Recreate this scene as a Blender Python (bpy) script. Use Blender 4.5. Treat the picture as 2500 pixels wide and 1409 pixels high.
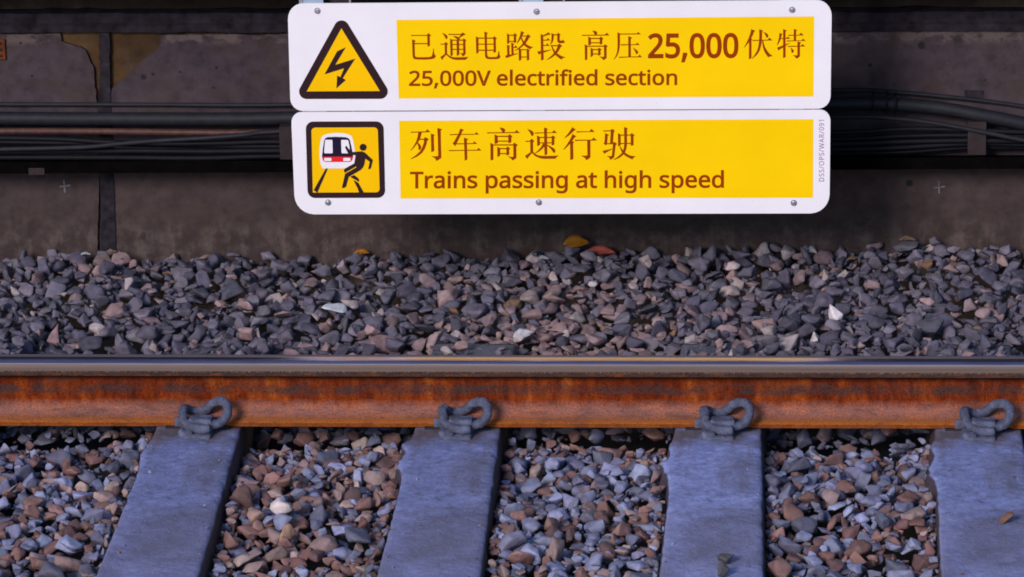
import bpy, bmesh, math, random
import numpy as np
from mathutils import Vector, Matrix, noise
from mathutils.bvhtree import BVHTree
from mathutils.geometry import tessellate_polygon

for o in list(bpy.data.objects):
    bpy.data.objects.remove(o)
sc = bpy.context.scene
COL = sc.collection
random.seed(5)
rng = np.random.default_rng(11)

# measured outlines and positions (metres); lettering in tenths of a millimetre on the sign's face
D = {
 'hanzi_upper': ('-3899,4940 -3879,4913 -3821,4915 -3458,4915 -3457,4942 -3820,4941','-3474,4939 -3426,4993 -3361,4929 -3395,4894 -3397,4651 -3414,4636 -3459,4618 -3462,4697 -3463,4915','-3803,4720 -3454,4719 -3454,4689 -3804,4689','-3868,4824 -3775,4789 -3800,4737 -3799,4377 -3788,4352 -3747,4337 -3601,4333 -3428,4339 -3364,4356 -3338,4412 -3323,4501 -3314,4571 -3299,4571 -3294,4483 -3283,4417 -3247,4367 -3264,4323 -3305,4295 -3376,4277 -3533,4266 -3767,4271 -3829,4287 -3857,4330 -3864,4420 -3865,4599','-3073,5000 -2996,4972 -2944,4931 -2926,4898 -2929,4865 -2944,4832 -2963,4821 -2979,4842 -3019,4927','-3123,4699 -3105,4673 -2998,4679 -3010,4707','-3018,4704 -2977,4751 -2913,4694 -2947,4659 -2947,4427 -2974,4397 -3009,4412 -3008,4669','-3006,4428 -2956,4416 -2995,4376 -3061,4296 -3084,4253 -3133,4336 -3091,4364','-2976,4406 -2949,4434 -2895,4378 -2837,4347 -2768,4333 -2622,4330 -2448,4337 -2376,4339 -2420,4308 -2457,4261 -2701,4258 -2797,4274 -2875,4313 -2927,4353','-2908,4968 -2897,4938 -2562,4940 -2562,4967','-2578,4965 -2526,5008 -2441,4951 -2487,4935 -2547,4898 -2607,4855 -2608,4804 -2661,4804 -2692,4836 -2742,4876 -2790,4910 -2713,4907 -2625,4879 -2574,4942','-2864,4843 -2794,4807 -2799,4776 -2798,4390 -2809,4380 -2858,4355','-2810,4812 -2513,4814 -2513,4783 -2811,4782','-2534,4808 -2501,4848 -2429,4792 -2458,4761 -2455,4435 -2474,4393 -2541,4350 -2563,4403 -2613,4449 -2542,4439 -2523,4448 -2521,4775','-2692,4811 -2624,4811 -2625,4404 -2640,4388 -2694,4370','-2808,4693 -2511,4692 -2511,4665 -2809,4665','-2811,4561 -2514,4561 -2514,4533 -2812,4533','-2182,4899 -2105,4865 -2110,4837 -2117,4461 -2137,4441 -2177,4426','-2122,4867 -1708,4866 -1708,4835 -2122,4836','-1729,4863 -1692,4905 -1624,4844 -1655,4813 -1654,4478 -1674,4463 -1721,4448 -1717,4792','-2125,4701 -1711,4700 -1711,4673 -2125,4673','-2128,4536 -1714,4536 -1714,4505 -2128,4506','-1956,5032 -1858,4995 -1888,4961 -1889,4400 -1882,4370 -1858,4342 -1825,4336 -1661,4339 -1633,4349 -1610,4392 -1592,4492 -1570,4492 -1565,4413 -1540,4341 -1563,4302 -1609,4281 -1662,4275 -1835,4275 -1897,4287 -1937,4317 -1949,4363 -1951,4953','-1358,4989 -1296,4941 -1300,4719 -1315,4704 -1360,4690','-1317,4943 -1171,4945 -1171,4914 -1317,4915','-1187,4942 -1156,4989 -1087,4930 -1118,4901 -1115,4740 -1182,4715 -1181,4916','-1311,4776 -1172,4776 -1172,4748 -1311,4748','-1253,4730 -1172,4700 -1193,4661 -1188,4413 -1248,4398','-1201,4608 -1169,4608 -1139,4657 -1077,4584 -1202,4581','-1365,4671 -1282,4638 -1302,4603 -1297,4386 -1361,4376','-1419,4370 -1362,4392 -1245,4410 -1086,4443 -1079,4428 -1235,4364 -1386,4305 -1400,4325','-986,5047 -898,4999 -929,4967 -961,4888 -1019,4798 -1081,4713 -1105,4701 -1059,4811 -1015,4926','-967,4920 -829,4920 -836,4892 -968,4893','-842,4918 -805,4959 -729,4893 -772,4864 -820,4780 -873,4699 -918,4654 -979,4601 -1067,4542 -1153,4503 -1161,4516 -1071,4580 -992,4651 -940,4718 -887,4811 -847,4898','-977,4887 -949,4824 -911,4749 -874,4705 -823,4665 -755,4629 -663,4603 -712,4582 -759,4545 -811,4573 -880,4623 -932,4677 -965,4763 -999,4854','-1060,4558 -1025,4568 -988,4539 -992,4262 -1007,4247 -1056,4234','-1021,4547 -832,4549 -832,4521 -1021,4519','-848,4543 -827,4566 -757,4515 -783,4490 -780,4266 -800,4251 -842,4236 -848,4523','-1003,4349 -839,4348 -840,4321 -1003,4321','-472,4966 -398,4926 -403,4897 -401,4270 -419,4255 -473,4235 -472,4594','-415,4926 -343,4959 -260,5011 -206,4937 -268,4939 -341,4911 -410,4891','-412,4808 -315,4807 -283,4854 -214,4784 -413,4777','-414,4662 -335,4662 -304,4709 -236,4638 -415,4633','-565,4486 -471,4501 -396,4508 -305,4522 -197,4538 -207,4521 -304,4487 -400,4452 -482,4428 -528,4399 -551,4441','-191,4987 -117,4953 -123,4914 -133,4816 -156,4743 -196,4693 -235,4670 -210,4720 -191,4791 -184,4879','-138,4954 -27,4956 -28,4924 -139,4924','-39,4953 -12,4999 53,4946 33,4913 29,4800 42,4780 90,4784 119,4806 172,4729 113,4712 52,4707 -2,4715 -33,4752 -38,4816 -38,4923','-228,4658 -14,4661 -14,4630 -201,4625','-26,4659 13,4704 96,4636 49,4600 0,4502 -48,4439 -97,4385 -176,4322 -264,4273 -349,4245 -267,4306 -189,4377 -127,4444 -75,4515 -26,4634','-200,4632 -171,4638 -137,4560 -91,4484 -49,4444 15,4391 83,4356 179,4325 109,4304 62,4265 -8,4313 -68,4367 -123,4430 -162,4512','890,5054 959,5046 1007,5021 1021,4989 1012,4956 993,4922 953,4922 944,4960 919,5004','610,4936 626,4908 779,4911 1344,4917 1267,4996 1226,4943 779,4937','780,4890 861,4848 851,4823 853,4674 834,4664 779,4649','839,4852 1088,4854 1088,4821 839,4822','1076,4851 1110,4893 1178,4834 1152,4804 1151,4697 1136,4682 1085,4665 1080,4823','842,4734 1087,4734 1087,4705 842,4706','682,4682 763,4639 753,4609 751,4273 734,4258 685,4243 685,4592','746,4641 1198,4642 1198,4611 746,4611','1181,4638 1211,4684 1295,4626 1260,4594 1259,4323 1245,4289 1167,4242 1136,4294 1055,4347 1135,4335 1180,4338 1192,4352 1190,4613','837,4589 908,4547 903,4520 899,4367 887,4352 836,4329','892,4551 1046,4553 1046,4521 891,4521','1029,4548 1064,4590 1127,4538 1099,4505 1103,4393 1085,4383 1038,4365 1036,4524','890,4430 1045,4429 1044,4400 890,4400','1548,5006 1624,4967 1615,4938 1616,4769 1607,4608 1584,4474 1535,4357 1452,4256 1446,4272 1498,4365 1534,4467 1550,4609 1550,4814','1612,4969 2057,4972 2098,5014 2164,4946 1612,4942','1833,4904 1933,4857 1898,4820 1898,4332 1830,4329','1624,4676 1640,4645 1837,4653 2132,4658 2065,4724 2029,4681 1837,4679','1571,4335 1585,4308 1764,4319 2193,4322 2127,4395 2082,4346 1764,4343','1946,4596 2010,4553 2062,4512 2090,4471 2088,4441 2065,4408 2039,4408 2008,4486','5061,5084 5165,5040 5136,5006 5102,4922 5054,4824 4998,4725 4929,4636 4884,4580 4877,4594 4931,4703 4991,4836 5039,4978','5004,4783 5055,4835 5091,4810 5067,4780 5067,4298 5052,4287 4999,4266','5084,4788 5100,4761 5261,4768 5613,4776 5534,4857 5491,4797 5261,4793','5268,5079 5375,5048 5347,5010 5342,4807 5333,4709 5307,4584 5268,4476 5203,4377 5080,4272 5071,4282 5146,4382 5206,4480 5244,4595 5264,4745 5273,4896','5347,4780 5376,4780 5385,4710 5419,4604 5470,4506 5538,4418 5626,4350 5554,4338 5507,4317 5447,4395 5399,4485 5365,4593 5350,4700','5377,5012 5443,4984 5492,4947 5510,4910 5501,4872 5478,4842 5460,4853 5430,4925','5800,4979 5881,4951 5857,4916 5836,4814 5788,4707 5745,4641 5733,4649 5764,4745 5790,4869','5822,4837 5985,4841 6020,4883 6085,4820 5822,4811','5894,5083 5993,5046 5960,5009 5962,4328 5946,4313 5895,4291','5739,4582 5895,4645 6072,4710 6067,4695 5959,4625 5898,4585 5813,4536 5773,4497 5756,4538','6024,4927 6035,4898 6154,4904 6437,4912 6363,4987 6319,4929','6174,5087 6263,5056 6235,5018 6237,4764 6174,4765','5983,4774 5997,4741 6111,4753 6486,4761 6415,4824 6379,4776','6011,4627 6023,4599 6274,4604 6476,4612 6407,4677 6363,4630','6270,4748 6366,4721 6338,4680 6337,4350 6320,4322 6243,4275 6212,4327 6143,4375 6215,4369 6264,4373 6271,4388','6083,4586 6148,4537 6180,4505 6177,4475 6143,4429 6118,4438 6108,4511'),
 'hanzi_lower': ('-3970,2286 -3954,2259 -3752,2266 -3433,2273 -3519,2356 -3570,2298 -3752,2293','-3759,2278 -3660,2273 -3690,2178 -3718,2078 -3778,1983 -3872,1860 -3978,1757 -3985,1770 -3894,1891 -3822,2018 -3780,2153','-3733,2094 -3605,2094 -3605,2063 -3739,2063','-3620,2091 -3577,2140 -3482,2082 -3528,2037 -3547,1943 -3594,1815 -3676,1697 -3809,1596 -3971,1527 -3981,1541 -3856,1625 -3741,1729 -3669,1846 -3623,1972 -3612,2070','-3779,1990 -3731,1946 -3696,1900 -3688,1853 -3708,1806 -3736,1779 -3766,1792 -3766,1862 -3793,1960','-3427,2243 -3323,2197 -3350,2160 -3346,1761 -3366,1746 -3428,1723','-3252,2391 -3126,2357 -3162,2313 -3164,1898 -3161,1590 -3177,1547 -3296,1476 -3330,1551 -3437,1616 -3331,1607 -3258,1612 -3245,1628 -3245,2079','-2932,2217 -2915,2189 -2708,2201 -2147,2206 -2215,2278 -2261,2227 -2708,2226','-2641,2377 -2544,2338 -2591,2299 -2622,2214 -2681,2096 -2745,1965 -2784,1888 -2857,1961 -2820,2004 -2747,2135 -2693,2234','-2769,1967 -2548,1969 -2318,1972 -2277,2020 -2196,1951 -2548,1940 -2769,1938','-2552,2125 -2435,2085 -2473,2046 -2470,1525 -2490,1510 -2543,1485 -2548,1898','-2964,1779 -2951,1750 -2717,1757 -2091,1765 -2163,1841 -2213,1788 -2717,1782','-1602,2402 -1522,2393 -1464,2365 -1448,2329 -1459,2293 -1482,2256 -1528,2256 -1538,2298 -1568,2347','-1940,2269 -1922,2239 -1738,2243 -1060,2250 -1151,2337 -1200,2277 -1738,2270','-1737,2217 -1642,2170 -1654,2143 -1652,1976 -1675,1964 -1739,1948','-1665,2174 -1368,2177 -1368,2142 -1666,2142','-1380,2175 -1339,2220 -1260,2156 -1291,2122 -1293,2001 -1310,1985 -1370,1966 -1375,2143','-1662,2041 -1370,2041 -1371,2011 -1663,2012','-1855,1983 -1761,1934 -1772,1902 -1777,1523 -1797,1507 -1854,1490 -1852,1882','-1778,1936 -1237,1938 -1237,1905 -1779,1905','-1254,1935 -1219,1985 -1121,1921 -1162,1885 -1165,1579 -1182,1542 -1275,1490 -1311,1547 -1408,1606 -1313,1592 -1258,1595 -1244,1612 -1244,1906','-1670,1877 -1586,1832 -1592,1801 -1599,1629 -1613,1613 -1672,1587','-1604,1835 -1420,1837 -1421,1803 -1604,1803','-1438,1833 -1397,1879 -1323,1822 -1357,1785 -1353,1659 -1374,1647 -1428,1628 -1429,1806','-1606,1698 -1423,1698 -1423,1667 -1607,1667','-869,2365 -778,2334 -717,2293 -691,2246 -701,2194 -730,2163 -754,2175 -809,2280','-926,2033 -908,2004 -790,2010 -795,2038','-806,2036 -753,2094 -677,2029 -717,1991 -717,1724 -750,1690 -793,1710 -793,2005','-790,1720 -737,1714 -788,1651 -850,1578 -881,1527 -939,1619 -879,1660','-755,1703 -720,1734 -658,1674 -581,1633 -495,1620 -339,1618 -130,1624 -32,1626 -93,1591 -129,1539 -436,1536 -532,1550 -628,1591 -697,1637','-672,2263 -653,2233 -416,2245 -74,2250 -159,2331 -209,2269 -416,2268','-612,2183 -527,2142 -535,2114 -535,1923 -555,1908 -609,1891','-543,2143 -215,2143 -215,2111 -543,2111','-235,2140 -193,2187 -122,2131 -150,2095 -150,1936 -167,1921 -225,1903 -223,2113','-545,1993 -217,1993 -217,1964 -545,1964','-419,2406 -318,2367 -344,2330 -343,1669 -363,1654 -415,1630 -423,1897','-447,1980 -409,1935 -414,1882 -481,1804 -570,1732 -660,1685 -673,1696 -582,1773 -503,1872','-354,1934 -255,1882 -177,1837 -133,1790 -126,1752 -139,1714 -164,1696 -187,1714 -234,1791 -294,1858 -355,1905','327,2409 424,2341 372,2310 302,2238 205,2156 126,2110 116,2121 193,2207 263,2306','331,2223 436,2154 388,2129 326,2031 246,1931 158,1840 89,1781 82,1796 163,1908 242,2034 296,2133','263,1971 318,2030 379,1995 345,1963 348,1538 327,1523 265,1498','435,2296 453,2258 518,2269 925,2279 830,2364 781,2296','380,2062 404,2027 515,2036 985,2042 888,2129 839,2067 515,2065','718,2045 804,2045 799,1588 780,1555 689,1498 658,1555 552,1631 648,1624 711,1630 719,1649','1138,2319 1156,2289 1354,2298 1349,2325','1334,2320 1384,2366 1458,2311 1427,2275 1398,1952 1322,1952 1345,2298','1195,2250 1303,2195 1265,2166 1248,1969 1248,1950 1207,1902 1150,1967 1175,1997','1235,1968 1411,1971 1411,1940 1235,1938','1391,1966 1438,2014 1508,1946 1471,1909 1433,1597 1415,1564 1327,1502 1305,1564 1232,1617 1300,1610 1350,1612 1368,1636 1397,1906','1121,1759 1258,1787 1392,1823 1387,1808 1277,1744 1162,1675','1533,2247 1613,2206 1608,2176 1606,1913 1586,1898 1536,1878','1598,2207 1877,2207 1877,2177 1597,2177','1857,2204 1900,2249 1980,2186 1946,2155 1947,1917 1929,1907 1872,1894 1870,2167','1597,1977 1875,1977 1875,1947 1597,1947','1699,2414 1798,2381 1777,2343 1775,1950 1757,1823 1721,1723 1658,1636 1561,1559 1410,1499 1403,1510 1532,1601 1628,1691 1681,1807 1699,1933','1574,1876 1595,1882 1630,1822 1677,1754 1720,1714 1780,1664 1865,1624 2010,1603 1953,1577 1908,1519 1819,1563 1741,1604 1671,1668 1628,1732 1594,1814'),
 'volts': ('2755,4294 2349,4293 2349,4391 2501,4565 2527,4595 2551,4623 2571,4648 2587,4671 2601,4694 2611,4715 2618,4736 2623,4759 2624,4782 2622,4809 2615,4828 2605,4843 2590,4854 2572,4861 2549,4864 2526,4862 2506,4857 2487,4850 2468,4839 2449,4825 2412,4795 2351,4883 2383,4912 2400,4926 2418,4938 2437,4950 2458,4959 2479,4967 2502,4973 2526,4976 2550,4978 2585,4975 2618,4968 2648,4956 2673,4938 2695,4916 2713,4889 2726,4858 2734,4824 2736,4787 2734,4752 2727,4718 2716,4685 2701,4654 2683,4624 2663,4595 2640,4565 2614,4535 2587,4504 2477,4381 2477,4412 2756,4413','2989,4728 3027,4726 3062,4718 3095,4704 3124,4685 3148,4661 3168,4633 3182,4599 3191,4561 3193,4520 3190,4475 3180,4433 3165,4395 3143,4363 3116,4335 3085,4314 3049,4298 3009,4289 2965,4286 2936,4287 2908,4290 2881,4295 2855,4302 2832,4311 2801,4329 2802,4457 2852,4427 2872,4418 2896,4410 2920,4405 2944,4401 2966,4400 2990,4402 3011,4406 3029,4413 3045,4422 3057,4434 3067,4449 3075,4466 3080,4487 3081,4511 3078,4544 3070,4569 3056,4588 3035,4602 3005,4611 2965,4615 2951,4614 2936,4613 2919,4610 2902,4608 2888,4605 2867,4600 2816,4637 2841,4970 3157,4971 3157,4852 2937,4852 2927,4722 2936,4724 2953,4726 2970,4728','3386,4416 3378,4385 3372,4362 3365,4338 3357,4313 3349,4289 3341,4265 3332,4241 3323,4218 3309,4182 3218,4182 3230,4235 3235,4258 3240,4283 3245,4308 3250,4333 3254,4358 3258,4382 3261,4404 3267,4446 3369,4446','3846,4636 3845,4586 3841,4539 3835,4495 3827,4455 3815,4419 3800,4386 3782,4357 3760,4333 3735,4313 3706,4299 3675,4291 3640,4288 3597,4293 3559,4307 3525,4332 3497,4365 3475,4406 3459,4454 3448,4509 3441,4569 3439,4635 3442,4701 3448,4762 3459,4816 3475,4864 3497,4905 3525,4938 3559,4962 3599,4977 3644,4982 3687,4977 3726,4963 3759,4939 3787,4906 3809,4865 3826,4817 3838,4763 3844,4703','3549,4635 3550,4583 3554,4537 3559,4498 3567,4466 3577,4442 3589,4424 3603,4412 3620,4405 3641,4402 3662,4405 3679,4412 3693,4424 3705,4441 3715,4466 3724,4498 3730,4537 3734,4583 3736,4636 3735,4689 3731,4734 3725,4773 3717,4804 3707,4829 3695,4846 3681,4858 3664,4865 3643,4868 3622,4865 3605,4858 3591,4846 3579,4828 3569,4804 3561,4773 3555,4734 3551,4688','4286,4638 4285,4587 4281,4540 4275,4497 4267,4457 4255,4420 4240,4387 4222,4358 4200,4334 4175,4315 4147,4301 4115,4292 4081,4289 4038,4294 3999,4309 3965,4333 3938,4367 3916,4408 3899,4456 3888,4510 3881,4570 3879,4636 3882,4703 3888,4763 3899,4817 3915,4865 3937,4906 3965,4939 3999,4964 4039,4978 4084,4983 4127,4978 4165,4964 4199,4940 4227,4907 4249,4866 4266,4819 4277,4765 4284,4704','3989,4637 3990,4584 3994,4538 3999,4499 4008,4467 4018,4443 4030,4425 4043,4413 4060,4406 4081,4404 4102,4406 4119,4414 4133,4425 4145,4443 4156,4467 4164,4499 4170,4538 4174,4584 4176,4637 4175,4690 4171,4736 4165,4774 4157,4806 4147,4830 4135,4847 4121,4859 4104,4866 4083,4869 4062,4866 4045,4859 4031,4847 4019,4830 4009,4805 4001,4774 3995,4735 3991,4689','4726,4639 4725,4589 4721,4542 4715,4498 4707,4458 4695,4421 4681,4389 4662,4360 4641,4335 4616,4316 4587,4302 4555,4294 4521,4291 4478,4295 4439,4310 4406,4335 4378,4368 4356,4409 4339,4457 4328,4511 4321,4572 4319,4638 4322,4704 4328,4764 4339,4818 4355,4866 4376,4907 4404,4940 4438,4965 4478,4980 4523,4984 4566,4980 4605,4965 4638,4941 4666,4908 4689,4868 4706,4820 4717,4766 4724,4705','4429,4638 4430,4585 4434,4539 4440,4500 4448,4469 4458,4444 4470,4427 4484,4415 4500,4408 4521,4405 4542,4408 4559,4415 4573,4427 4585,4444 4596,4469 4604,4501 4610,4540 4614,4586 4615,4639 4614,4691 4611,4737 4605,4776 4597,4807 4586,4831 4574,4849 4560,4861 4544,4868 4523,4870 4502,4868 4485,4860 4471,4849 4459,4831 4449,4807 4440,4775 4434,4737 4431,4691'),
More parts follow.
